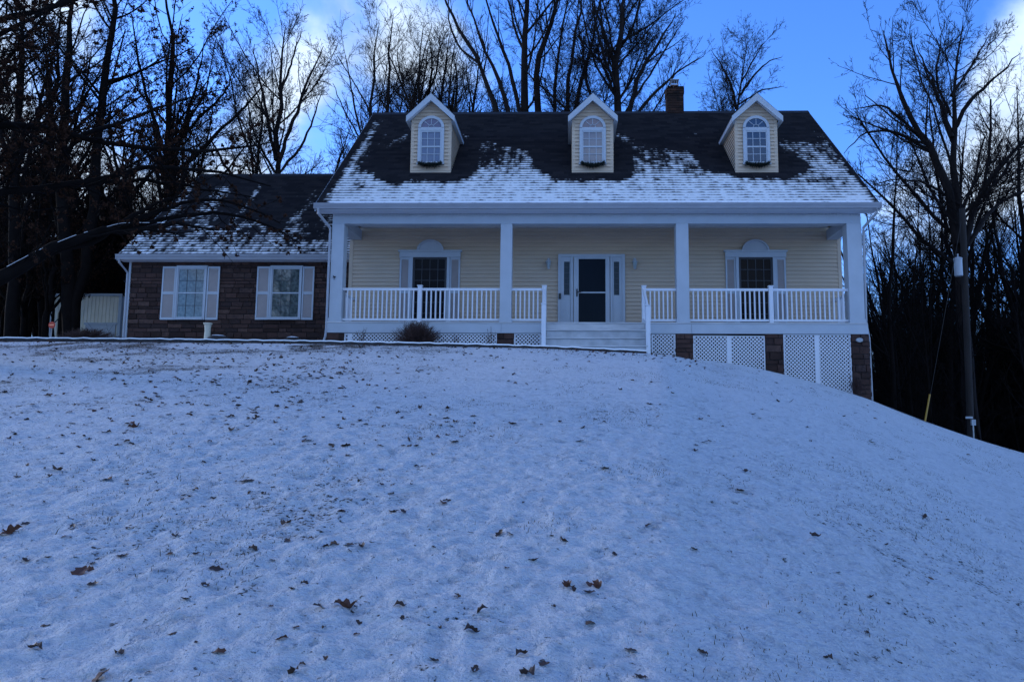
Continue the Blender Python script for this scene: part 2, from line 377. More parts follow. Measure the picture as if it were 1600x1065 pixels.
# stone blocks helper
def stones(mb, T, u0, u1, z0, z1, seed, hs=(.085, .16), ls=(.18, .50)):
    r = random.Random(seed); z = z0
    while z < z1-.02:
        h = min(r.uniform(*hs), z1-z)
        if z1-(z+h) < .06: h = z1-z
        u = u0-r.uniform(0, .3)
        while u < u1:
            l = r.uniform(*ls); a = max(u, u0); b = min(u+l, u1)
            if b-a > .03:
                o = r.uniform(.012, .038); c = r.random(); e = .008
                q = [T(a+.005, 0, z+.005), T(b-.005, 0, z+.005), T(b-.005, 0, z+h-.005), T(a+.005, 0, z+h-.005),
                     T(a+.005+e, o, z+.005+e), T(b-.005-e, o, z+.005+e), T(b-.005-e, o*r.uniform(.7, 1), z+h-.005-e), T(a+.005+e, o, z+h-.005-e)]
                mb.add(q, [(4,5,6,7), (0,1,5,4), (1,2,6,5), (2,3,7,6), (3,0,4,7)], c)
            u += l
        z += h
for k, (p0, p1, zb) in enumerate(((507.5, 537, 3.2), (777, 802, 3.2), (1056, 1082, 3.0), (1196, 1223, 2.5), (1330, 1357.5, 1.6))):
    a, b = P(p0, 540, YF)[0], P(p1, 540, YF)[0]
    w = MB(); w.box(a+.01, b-.01, YF-.03, YF+.37, zb, ZB0-.004)
    pier = part(w, 'stone_pier', M['stonemortar'])
    w = MB(); stones(w, lambda u, o, z: (u, YF-.03-o, z), a, b, zb, ZB0-.006, 40+k, (.10, .2), (.25, .5))
    stones(w, lambda u, o, z, b=b: (b-.01+o, u, z), YF-.03, YF+.37, zb, ZB0-.006, 50+k, (.10, .2), (.2, .4))
    stones(w, lambda u, o, z, a=a: (a+.01-o, u, z), YF-.03, YF+.37, zb, ZB0-.006, 60+k, (.10, .2), (.2, .4))
    w.build('stone_facing', M['stone'], pier, attr=True)
# lattices
def lattice(p0, p1, zb, post=None, top=None):
    a, b = P(p0, 540, YF)[0], P(p1, 540, YF)[0]; zt = ZB0-.012 if top is None else top
    w = MB(); wd = .027; sp = .098
    def strips(sgn, y):
        c = -(zt-zb)-.5
        while c < (b-a)+(zt-zb)+.5:
            # line u = c + sgn*(z-zb)
            if sgn > 0: z_lo = max(zb, zb-c); z_hi = min(zt, zb+(b-a)-c)
            else: z_lo = max(zb, zb+c-(b-a)); z_hi = min(zt, zb+c)
            if z_hi-z_lo > .02:
                u_lo = a+c+sgn*(z_lo-zb); u_hi = a+c+sgn*(z_hi-zb); d = wd*.7071
                w.add([(u_lo-d, y, z_lo), (u_lo+d, y, z_lo), (u_hi+d, y, z_hi), (u_hi-d, y, z_hi),
                       (u_lo-d, y+.006, z_lo), (u_lo+d, y+.006, z_lo), (u_hi+d, y+.006, z_hi), (u_hi-d, y+.006, z_hi)],
                      [(0,1,2,3), (7,6,5,4), (0,4,5,1), (1,5,6,2), (2,6,7,3), (3,7,4,0)])
            c += sp
    strips(1, YF-.004); strips(-1, YF+.004)
    w.box(a, a+.035, YF-.016, YF-.007, zb, zt); w.box(b-.035, b, YF-.016, YF-.007, zb, zt)
    w.box(a+.036, b-.036, YF-.016, YF-.007, zt-.02, zt)
    if post is not None: q = P(post, 560, YF)[0]; w.box(q-.06, q+.06, YF-.017, YF-.006, zb, zt-.022)
    part(w, 'lattice_panel', M['vinyl'])
lattice(537.5, 656, 3.3, 537.9+8); lattice(657, 776.5, 3.3); lattice(803, 845, 3.3)
lattice(1018, 1055.5, 3.1); lattice(1083, 1195, 2.7, 1139.5, top=ZB0-.05); lattice(1224, 1329.5, 2.2, 1277)
w = MB(); w.box(P(1084, 540, YF)[0], P(1136, 540, YF)[0], YF-.012, YF-.006, ZB0-.045, ZB0-.01); part(w, 'vent_gap', M['black'])
# side lattice on the right end
w = MB()
for k in range(22): w.box(XR-.01, XR+.0, YF+.4+k*.062, YF+.43+k*.062, 1.5, ZB0-.01)
part(w, 'side_skirt', M['vinyl'])
# steps
M['riser'] = mat('step_riser_boards', (.50, .52, .54), .6, .3, 4)
tz = P(930, 548, 19.05)[2]
nst = 4; rise = (ZF-(GZ-.02))/nst; run = .26
for k in range(1, nst):
    z = ZF-rise*k; yn = YF-.05-run*k
    w = MB(); w.box(SX0, SX1, yn-.035, yn+run-.005, z-.032, z); part(w, 'step_tread', M['porchwhite'])
    w = MB(); w.box(SX0, SX1, yn+.0, yn+.02, z-rise+.001 if k < nst-1 else GZ-.25, z-.036); part(w, 'step_riser', M['riser'])
w = MB(); w.box(SX0, SX1, YF-.044, YF-.02, ZF-rise+.001, ZF-.036); part(w, 'step_riser', M['porchwhite'])
yb = YF-.05-run*(nst-1)
for x0 in (SX0-.045, SX1+.005):
    w = MB(); w.prismx([(YF-.05, ZF-.04), (YF-.05, GZ-.3), (yb, GZ-.3), (yb, ZF-rise*3-.04)], x0, x0+.04); part(w, 'stair_stringer', M['white'])
# railings
ZRT = P(650, 449, YF)[2]; ZRB = P(650, 498.5, YF)[2]
bal_mesh = None
def railing(xa, xb, y, n, posts=(), end=None):
    global bal_mesh
    w = MB(); w.box(xa, xb, y-.025, y+.025, ZRT-.065, ZRT)
    o = part(w, 'porch_railing', M['vinyl'])
    MB().box(xa, xb, y-.02, y+.02, ZRB-.03, ZRB+.03).build('bottom_rail', M['vinyl'], o)
    for i in range(n):
        x = xa+(xb-xa)*(i+1)/(n+1)
        if bal_mesh is None:
            b = MB().box(-.018, .018, -.018, .018, ZRB+.03, ZRT-.066).build('baluster', M['vinyl'], o); bal_mesh = b.data
        else:
            b = bpy.data.objects.new('baluster', bal_mesh); C.objects.link(b); b.parent = o
        b.location = (x, y, 0)
    for p in posts:
        q = MB(); q.box(p-.055, p+.055, y-.055, y+.055, ZF+.002, ZRT+.05); q.box(p-.068, p+.068, y-.068, y+.068, ZRT+.051, ZRT+.075)
        q.build('railing_post', M['vinyl'], o)
    return o
c1r = P(534, 470, YF)[0]; c2l = P(781, 470, YF)[0]; c2r = P(799, 470, YF)[0]; c3l = P(1057.5, 470, YF)[0]; c3r = P(1077, 470, YF)[0]; c4l = P(1327, 470, YF)[0]
YRL = YF+.1
p1 = P(656, 470, YRL)[0]; p2 = P(850.5, 470, YRL)[0]; p3 = P(1006, 470, YRL)[0]; p4 = P(1204.5, 470, YRL)[0]
railing(c1r, p1-.056, YRL, 16, (p1,)); railing(p1+.056, c2l, YRL, 16)
railing(c2r, p2-.056, YRL, 6, (p2,)); railing(p3+.056, c3l, YRL, 6, (p3,))
railing(c3r, p4-.056, YRL, 16, (p4,)); railing(p4+.056, c4l, YRL, 15)
# end railings running back to the wall
for x in (XL+.16, XR-.16):
    w = MB(); w.box(x-.025, x+.025, YF+.32, YB-.03, ZRT-.065, ZRT)
    o = part(w, 'end_railing', M['vinyl'])
    MB().box(x-.02, x+.02, YF+.32, YB-.03, ZRB-.03, ZRB+.03).build('bottom_rail', M['vinyl'], o)
    for i in range(8):
        b = bpy.data.objects.new('baluster', bal_mesh); C.objects.link(b); b.parent = o; b.location = (x, YF+.42+i*.15, 0)
# stair rails with their lower posts
for xt, pxl, top in ((p2, 849.5, 475), (p3, 1012.5, 478)):
    q = P(pxl, 500, yb+.03); lx = q[0]; zt = P(pxl, top, yb+.03)[2]
    w = MB(); w.bar((xt, YRL-.05, ZRT-.03), (lx, yb+.03, zt-.05), .05, .065); w.bar((xt, YRL-.05, ZRB+.02), (lx, yb+.03, zt-.50), .04, .05)
    o = part(w, 'stair_railing', M['vinyl'])
    w = MB(); w.box(lx-.055, lx+.055, yb-.025, yb+.085, GZ-.3, zt); w.box(lx-.068, lx+.068, yb-.038, yb+.098, zt+.001, zt+.02)
    w.build('railing_post', M['vinyl'], o)
    for i in range(4):
        t = (i+1)/5; x = xt+(lx-xt)*t; yy = YRL-.05+(yb+.03-YRL+.05)*t; z1 = (ZRT-.06)*(1-t)+(zt-.08)*t
        MB().box(x-.016, x+.016, yy-.016, yy+.016, z1-.46, z1).build('baluster', M['vinyl'], o)
# porch windows
def shutter(xa, xb, z0, z1, y, panel=M['shutter'], mid=.42):
    w = MB(); fr = .045; d = .03
    w.box(xa, xa+fr, y-d, y, z0, z1); w.box(xb-fr, xb, y-d, y, z0, z1)
    zm = z0+(z1-z0)*.5
    for za, zb_ in ((z0, z0+.07), (zm-.04, zm+.04), (z1-.06, z1)): w.box(xa+fr+.001, xb-fr-.001, y-d, y, za, zb_)
    o = part(w, 'shutter', M['white'])
    w = MB(); w.box(xa+fr+.002, xb-fr-.002, y-.010, y-.002, z0+.01, z1-.01)
    k = z0+.1
    while k < z1-.1:
        if abs(k-zm) > .06: w.add([(xa+fr+.003, y-.024, k), (xb-fr-.003, y-.024, k), (xb-fr-.003, y-.011, k+.036), (xa+fr+.003, y-.011, k+.036)], [(0,1,2,3)])
        k += .04
    w.build('louver_panel', panel, o)
def sash_window(xa, xb, z0, z1, y, cols, rows, glass, frame=M['white'], sash=M['white'], mun=M['muntin'], fw=.06, curtain=False, mid=True, mw=.012):
    w = MB(); d = .05
    w.box(xa, xa+fw, y-d, y, z0, z1); w.box(xb-fw, xb, y-d, y, z0, z1); w.box(xa+fw+.001, xb-fw-.001, y-d, y, z1-fw, z1); w.box(xa+fw+.001, xb-fw-.001, y-d-.02, y, z0, z0+fw)
    o = part(w, 'window', frame)
    ia, ib, j0, j1 = xa+fw, xb-fw, z0+fw, z1-fw; zm = (j0+j1)/2; s = .028
    MB().box(ia+.001, ib-.001, y-.014, y-.008, j0+.001, j1-.001).build('pane', glass, o)
    w = MB()
    w.box(ia, ia+s, y-.032, y-.016, j0, j1); w.box(ib-s, ib, y-.032, y-.016, j0, j1)
    for a, b in ((j0, j0+s), (zm-s*.7, zm+s*.7), (j1-s, j1)): w.box(ia+s+.001, ib-s-.001, y-.032, y-.016, a, b)
    w.build('sash', sash, o)
    if cols:
        w = MB()
        for i in range(1, cols): x = ia+(ib-ia)*i/cols; w.box(x-mw/2, x+mw/2, y-.026, y-.0155, j0+s+.001, j1-s-.001)
        for h0, h1 in ((j0, zm), (zm, j1)):
            for i in range(1, rows): z = h0+(h1-h0)*i/rows; w.box(ia+s+.001, ib-s-.001, y-.028, y-.0158, z-mw/2, z+mw/2)
        w.build('muntin', mun, o)
    return o
for cx, g in ((672, 0), (1180.5, 1)):
    y = YB-.033
    x = lambda p: P(p, 420, y)[0]
    zt = P(cx, 402.5, y)[2]; z0 = ZF+.14
    o = sash_window(x(cx-26.5), x(cx+26.5), z0, zt, y, 4, 3, M['glassdark'], M['darksash'], M['darksash'], M['muntin'], .03)
    w = MB(); w.box(x(cx-31), x(cx-26.7), y-.06, y, z0-.05, zt); w.box(x(cx+26.7), x(cx+31), y-.06, y, z0-.05, zt); part(w, 'window_casing', M['white'])
    shutter(x(cx-47), x(cx-31.3), z0-.03, zt, y); shutter(x(cx+31.3), x(cx+47), z0-.03, zt, y)
    w = MB(); zh0, zh1 = zt+.003, P(cx, 391.5, y)[2]
    w.box(x(cx-47.5), x(cx+47.5), y-.07, y, zh0, zh1-.05); w.box(x(cx-49.5), x(cx+49.5), y-.10, y, zh1-.049, zh1)
    xc = x(cx); r = .385
    def arc(rr, n=28): return [(xc+rr*math.cos(math.pi*i/n), zh1-.0+rr*math.sin(math.pi*i/n)*.80) for i in range(n+1)]
    w.prism(arc(r-.05)[::-1], y-.055, y)
    A = arc(r); B = arc(r-.049)
    for i in range(28): w.prism([A[i], A[i+1], B[i+1], B[i]][::-1], y-.10, y)
    part(w, 'window_pediment', M['white'])
# entry
y = YB-.033
x = lambda p: P(p, 440, y)[0]
dz = P(924, 397.5, y)[2]; z0 = ZF
w = MB(); w.box(x(872), x(876), y-.05, y, z0, dz); w.box(x(972), x(976.5), y-.05, y, z0, dz); w.box(x(876)+.001, x(972)-.001, y-.05, y, dz-.08, dz)
for a, b in ((892, 895.5), (953.5, 957)): w.box(x(a), x(b), y-.06, y, z0, dz-.081)
ent = part(w, 'door_frame', M['white'])
for a, b in ((876.2, 891.8), (957.2, 971.8)):
    w = MB(); ga, gb, g0, g1 = x(881.2), x(891.4)-.025, P(880, 461, y)[2], P(880, 409, y)[2]
    if a > 900: ga, gb = x(958)+.02, x(967.5)
    w.box(x(a), ga, y-.03, y, z0, dz-.082); w.box(gb, x(b), y-.03, y, z0, dz-.082); w.box(ga+.001, gb-.001, y-.03, y, z0, g0); w.box(ga+.001, gb-.001, y-.03, y, g1, dz-.082)
    w.box(ga-.02, gb+.02, y-.038, y-.031, z0+.12, g0-.14); w.box(ga-.012, gb+.012, y-.036, y-.031, g0-.022, g0-.004)
    o = part(w, 'sidelight', M['white']); MB().box(ga, gb, y-.015, y-.008, g0, g1).build('pane', M['glassside'], o)
    w = MB()
    for i in range(1, 6): zz = g0+(g1-g0)*i/6; w.box(ga, gb, y-.018, y-.0155, zz-.004, zz+.004)
    w.build('caming', M['muntin'], o)
a, b = x(896.5), x(952.5); s0, s1 = x(904), x(946)
w = MB(); w.box(a, s0, y-.055, y-.02, z0+.01, dz-.085); w.box(s1, b, y-.055, y-.02, z0+.01, dz-.085); w.box(s0+.001, s1-.001, y-.055, y-.02, P(920, 405, y)[2], dz-.085)
zb_ = P(920, 457.3, y)[2]; w.box(s0+.001, s1-.001, y-.052, y-.02, zb_-.02, zb_+.02); w.box(s0+.001, s1-.001, y-.055, y-.02, z0+.01, z0+.12)
door = part(w, 'storm_door', M['white'])
MB().box(s0-.005, s1+.005, y-.04, y-.034, z0+.1, P(920, 404.5, y)[2]+.005).build('pane', M['glassdark'], door)
w = MB(); hx = x(901.5); w.box(hx-.02, hx+.02, y-.07, y-.056, zb_-.12, zb_+.10); w.bar((hx, y-.09, zb_+.01), (hx+.12, y-.09, zb_+.01), .02, .025); w.box(hx-.012, hx+.012, y-.095, y-.071, zb_-.003, zb_+.023)
w.build('handle', M['black'], door)
w = MB(); q = x(875); zz = P(875, 463, y)[2]; w.box(q-.035, q+.035, y-.085, y-.051, zz-.085, zz+.075); part(w, 'doorbell_box', M['black'])
# wall lamps
for lx in (857, 992):
    c = P(lx, 412, YB-.12); bx = c[0]
    w = MB(); w.box(bx-.045, bx+.045, YB-.04, YB-.012, c[2]+.02, c[2]+.18); w.tube([(bx, YB-.04, c[2]+.12), (bx, YB-.09, c[2]+.17), (bx, YB-.12, c[2]+.13)], .012, 6)
    w.lathe((bx, YB-.12, c[2]), [(.05, .085), (.08, .07), (.12, .03), (.145, .012)], 12); w.lathe((bx, YB-.12, c[2]), [(-.16, .012), (-.14, .035), (-.12, .04)], 12)
    for k in range(4):
        t = math.pi/4+k*math.pi/2; w.tube([(bx+.045*math.cos(t), YB-.12+.045*math.sin(t), c[2]-.12), (bx+.075*math.cos(t), YB-.12+.075*math.sin(t), c[2]+.05)], .006, 4)
    o = part(w, 'wall_lantern', M['white'])
    MB().lathe((bx, YB-.12, c[2]), [(-.118, .036), (.048, .068)], 12).build('lamp_glass', M['lampglass'], o)
# ------------------------------------------------------------------ roofs with shingle courses and patchy snow
def shingle_mat():
    m = bpy.data.materials.new('asphalt_shingles_with_thin_snow'); m.use_nodes = True; nt = m.node_tree; N = nt.nodes; L = nt.links
    b = N['Principled BSDF']; b.inputs['Specular IOR Level'].default_value = .2
    uv = N.new('ShaderNodeUVMap'); uv.uv_map = 'UVMap'
    def mp(s, loc=(0,0,0)):
        n = N.new('ShaderNodeMapping'); n.inputs['Scale'].default_value = s; n.inputs['Location'].default_value = loc; L.new(uv.outputs[0], n.inputs[0]); return n.outputs[0]
    def noise(v, s, d=4):
        n = N.new('ShaderNodeTexNoise'); n.inputs['Scale'].default_value = s; n.inputs['Detail'].default_value = d; L.new(v, n.inputs[0]); return n.outputs[0]
    def mth(op, a, c=None, d=None, clamp=False):
        n = N.new('ShaderNodeMath'); n.operation = op; n.use_clamp = clamp
        for i, q in enumerate((a, c, d)):
            if q is None: continue
            if isinstance(q, (int, float)): n.inputs[i].default_value = q
            else: L.new(q, n.inputs[i])
        return n.outputs[0]
    sx = N.new('ShaderNodeSeparateXYZ'); L.new(uv.outputs[0], sx.inputs[0])
    row = mth('DIVIDE', sx.outputs[1], ROW); fr = mth('FRACT', row); rid = mth('FLOOR', row)
    # per-tab tone
    cb = N.new('ShaderNodeCombineXYZ'); L.new(mth('FLOOR', mth('MULTIPLY_ADD', sx.outputs[0], 3.1, mth('MULTIPLY', rid, 1.37))), cb.inputs[0]); L.new(rid, cb.inputs[1])
    wn = N.new('ShaderNodeTexWhiteNoise'); L.new(cb.outputs[0], wn.inputs['Vector'])
    at = N.new('ShaderNodeAttribute'); at.attribute_name = 'snow'
    # snow threshold noise: coarse, stretched along the courses, different per row
    cb2 = N.new('ShaderNodeCombineXYZ'); L.new(mth('MULTIPLY', sx.outputs[0], 5.0), cb2.inputs[0]); L.new(mth('MULTIPLY', rid, 3.7), cb2.inputs[1])
    per = noise(cb2.outputs[0], 1.0, 3)
    cl = noise(mp((1.6, 1.6, 1)), 1.0, 5); fi = noise(mp((16, 40, 1)), 1.0, 3)
    edge = mth('SUBTRACT', 1, mth('DIVIDE', fr, .55), None, True)     # 1 at the butt edge, falls to 0 up the course
    v = mth('MULTIPLY_ADD', mth('SUBTRACT', cl, .5), .75, mth('MULTIPLY', at.outputs['Fac'], 1.22))
    v = mth('MULTIPLY_ADD', mth('SUBTRACT', per, .5), 1.25, v)
    v = mth('MULTIPLY_ADD', mth('SUBTRACT', fi, .5), .55, v)
    st = noise(mp((5.5, .45, 1)), 1.0, 4)
    v = mth('MULTIPLY_ADD', mth('SUBTRACT', st, .5), .75, v)
    v = mth('SUBTRACT', v, mth('MULTIPLY', edge, .52))
    r = N.new('ShaderNodeMapRange'); L.new(v, r.inputs[0]); r.inputs[1].default_value = .53; r.inputs[2].default_value = .86
    gate = N.new('ShaderNodeMapRange'); L.new(at.outputs['Fac'], gate.inputs[0]); gate.inputs[1].default_value = .06; gate.inputs[2].default_value = .22
    sn = mth('MULTIPLY', r.outputs[0], gate.outputs[0])
    dk = N.new('ShaderNodeMix'); dk.data_type = 'RGBA'; dk.inputs[6].default_value = (.006, .006, .009, 1); dk.inputs[7].default_value = (.018, .016, .019, 1); L.new(wn.outputs[0], dk.inputs[0])
    mx = N.new('ShaderNodeMix'); mx.data_type = 'RGBA'; L.new(sn, mx.inputs[0]); L.new(dk.outputs[2], mx.inputs[6]); mx.inputs[7].default_value = (.84, .85, .87, 1)
    L.new(mx.outputs[2], b.inputs['Base Color'])
    L.new(mth('MULTIPLY_ADD', sn, -.1, .85), b.inputs['Roughness'])
    u = N.new('ShaderNodeBump'); u.inputs['Strength'].default_value = .5; u.inputs['Distance'].default_value = .02
    L.new(mth('ADD', mth('MULTIPLY', sn, .8), mth('MULTIPLY', fi, .3)), u.inputs['Height']); L.new(u.outputs[0], b.inputs['Normal'])
    return m
ROW = .16
M['shingle'] = shingle_mat()
def inpoly(px, py, poly):
    n = len(poly); c = np.zeros(px.shape, bool); j = n-1
    for i in range(n):
        xi, yi = poly[i]; xj, yj = poly[j]
        t = ((yi > py) != (yj > py)) & (px < (xj-xi)*(py-yi)/((yj-yi) if yj != yi else 1e-9)+xi); c ^= t; j = i
    return c
def blur(a, n):
    k = np.ones(2*n+1)/(2*n+1)
    a = np.apply_along_axis(lambda q: np.convolve(np.pad(q, n, 'edge'), k, 'valid'), 1, a)
    return a
def roof_plane(name, x0, x1, ye, ze, yr, zr, snowfn, parent=None, nx=420, x0r=None, x1r=None, label=None):
    ln = math.hypot(yr-ye, zr-ze); uy, uz = (yr-ye)/ln, (zr-ze)/ln; ny_, nz_ = -uz, uy
    if uy < 0: ny_, nz_ = uz, -uy
    rows = int(ln/ROW); h = ln/rows
    us = np.linspace(0, 1, nx); V = []; UVs = []
    for i in range(rows):
        for s, o in ((i*h, .016), ((i+1)*h+.0, .003)):
            X_ = x0+(x1-x0)*us; V.append(np.stack([X_, np.full(nx, ye+uy*s+ny_*o), np.full(nx, ze+uz*s+nz_*o)], 1)); UVs.append(np.stack([X_, np.full(nx, (i+.02 if s == i*h else i+.98)*ROW)], 1))
    V = np.array(V); G = 2*rows
    id_ = np.arange(G*nx).reshape(G, nx)
    Qs = np.stack([id_[:-1, :-1], id_[:-1, 1:], id_[1:, 1:], id_[1:, :-1]], -1).reshape(-1, 4)
    me = raw_mesh(name, V.reshape(-1, 3), Qs, [M['shingle']])
    uvl = me.uv_layers.new(name='UVMap'); UVs = np.array(UVs).reshape(-1, 2)
    uvl.data.foreach_set('uv', UVs[Qs.ravel()].astype(np.float32).ravel())
    pxs, pys = proj(V.reshape(-1, 3)); s = snowfn(pxs.reshape(G, nx), pys.reshape(G, nx), V)
    a = me.attributes.new('snow', 'FLOAT', 'POINT'); a.data.foreach_set('value', s.astype(np.float32).ravel())
    o = bpy.data.objects.new(name, me); C.objects.link(o); o.parent = parent or house
    if parent is None: o.location = HL
    return o
MAINP = [(505,330),(513,306),(523,286),(540,285),(556,272),(566,268),(578,262),(588,276),(602,280),(612,292),(625,284),(640,281),(700,283),(722,282),(742,270),(748,250),(747,232),(755,216),(765,212),(775,225),(790,222),(800,228),(822,233),(836,246),(835,262),(850,268),(868,280),(880,282),(930,281),(975,280),(990,270),(986,240),(980,220),(985,212),(1000,224),(1020,222),(1045,232),(1080,236),(1095,250),(1108,267),(1135,268),(1150,277),(1165,277),(1205,277),(1225,280),(1250,272),(1260,262),(1258,252),(1240,246),(1224,236),(1215,218),(1240,217),(1262,219),(1284,224),(1270,205),(1258,187),(1248,176),(1262,176),(1380,330)]
RAKEP = [(523,290),(586,184),(598,184),(556,270),(540,292)]
EXTRA = [[(596,236),(588,240),(600,205),(612,199),(612,204)], [(618,214),(640,206),(641,216),(620,220)], [(596,226),(640,214),(640,219),(600,231)], [(716,208),(734,206),(738,215),(722,222)], [(958,210),(975,207),(990,216),(985,224),(960,217)], [(1048,208),(1056,206),(1056,222),(1048,222)], [(1078,206),(1090,204),(1090,218),(1082,222)], [(1110,207),(1122,206),(1122,212),(1112,212)], [(822,205),(830,203),(830,214),(822,214)], [(800,207),(796,212),(804,214)], [(1214,208),(1222,210),(1222,222),(1214,222)], [(575,250),(582,240),(584,258),(576,262)]]
def main_snow(px, py, V):
    s = inpoly(px, py, MAINP)*1.; t = np.clip((py-205)/100, 0, 1)
    dens = .40+.54*t**1.1
    # thinner melted swathes inside the covered area
    for cx_, cy_, rx, ry, k in ((775, 245, 30, 18, .22), (1010, 245, 30, 20, .25), (1235, 262, 45, 16, .22), (540, 290, 40, 14, .25), (1290, 292, 60, 12, .22), (1100, 262, 30, 10, .2)):
        dens = dens-k*np.exp(-((px-cx_)/rx)**2-((py-cy_)/ry)**2)
    s = s*np.clip(dens, 0, 1)
    rk = inpoly(px, py, RAKEP); s = np.maximum(s, rk*.84)
    rr = (px > 1252+(py-176)*.80) & (px < 1262+(py-176)*.815); s = np.where(rr, .92, s)
    for e in EXTRA: s = np.maximum(s, inpoly(px, py, e)*.55)
    s = np.where((px < 588-(py-184)*.625) & (py < 300), 0, s)
    s = np.where(py > 306, np.maximum(s, .88), s)*(px > 508)
    s = np.where(px > 1258+(py-174)*.815-3.5, .0, s)
    s = blur(s, 5); return blur(s.T, 3).T
roof = roof_plane('roof', XE0, XE1, YE, ZE, YR, ZR, main_snow)
w = MB()
d = .095
w.prismx([(YE+.02, ZE-.035), (YR, ZR-.03), (2*YR-YE, ZE-.03), (2*YR-YE, ZE-.03-d), (YR, ZR-.03-d), (YE+.02, ZE-.03-d)], XE0+.03, XE1-.03); w.build('roof_deck', M['roofdark'], roof)
w = MB(); w.prismx([(YR, ZR-.002), (2*YR-YE, ZE), (2*YR-YE, ZE-.03), (YR, ZR-.029)], XE0, XE1); w.build('rear_roof_slope', M['roofdark'], roof)
w = MB(); w.prismx([(YR-.16, ZR-.12), (YR, ZR+.03), (YR+.16, ZR-.12)], XE0-.005, XE1+.005); w.build('ridge_cap', M['roofdark'], roof)
for x0, x1 in ((XE0-.02, XE0+.01), (XE1-.01, XE1+.02)):
    w = MB(); w.prismx([(YE, ZE-.01), (YR, ZR-.01), (2*YR-YE, ZE-.01), (2*YR-YE, ZE-.20), (YR, ZR-.20), (YE, ZE-.20)], x0, x1)
    part(w, 'rake_board', M['white'])
def gutter(x0, x1, y, z, sof_y, name='gutter', dz=.13):
    prof = [(y+.02, z-.005), (y-.10, z+.0), (y-.105, z-.035), (y-.06, z-.10), (y-.05, z-dz), (y+.02, z-dz)]
    w = MB(); w.prismx(prof, x0, x1); w.box(x0-.004, x0+.01, y-.09, y+.01, z-dz-.003, z-.004); w.box(x1-.01, x1+.004, y-.09, y+.01, z-dz-.003, z-.004)
    w.box(x0, x1, y-.112, y-.098, z-.02, z+.004)
    part(w, name, M['gutter'])
gutter(XE0-.02, XE1+.02, YE, ZE-.012, YF)
w = MB(); w.box(XE0+.02, XE1-.02, YE+.021, YF-.013, ZBT-.003, ZBT+.006); 
x = XE0+.05
while x < XE1-.06: w.box(x, x+.008, YE+.03, YF-.02, ZBT-.010, ZBT-.0035); x += .1
part(w, 'eave_soffit', M['soffit'])
w = MB(); x = XL+.02
while x < XR-.05: w.box(x, x+.045, YF-.03, YF-.001, ZBT-.05, ZBT-.012); x += .09
part(w, 'dentil_trim', M['white'])
w = MB(); w.box(XE0+.01, XE1-.01, YE+.0205, YE+.035, ZBT+.008, ZE-.05); part(w, 'fascia_board', M['white'])
for xe, xc, s in ((XE0+.09, XL-.05, -1), (XE1-.09, XR+.05, 1)):
    w = MB(); z = ZE-.14; w.tube([(xe, YE-.04, z), (xe, YE-.03, z-.12), (xc, YF-.03 if s > 0 else YF-.03, z-.42), (xc, YF-.03, z-.60)], .035, 8)
    if s < 0: w.tube([(xc, YF-.03, z-.6), (xc, YF-.03, ZB0+.1), (xc-.01, YF-.05, ZB0-.1), (xc-.12, YF-.1, GZ+.1)], .033, 8)
    else: w.tube([(xc, YF-.03, z-.6), (xc, YF+.05, ZF), (xc+.06, YF+.05, ZB0-.1), (xc+.07, YF+.05, 2.35)], .033, 8)
    part(w, 'downspout', M['gutter'])
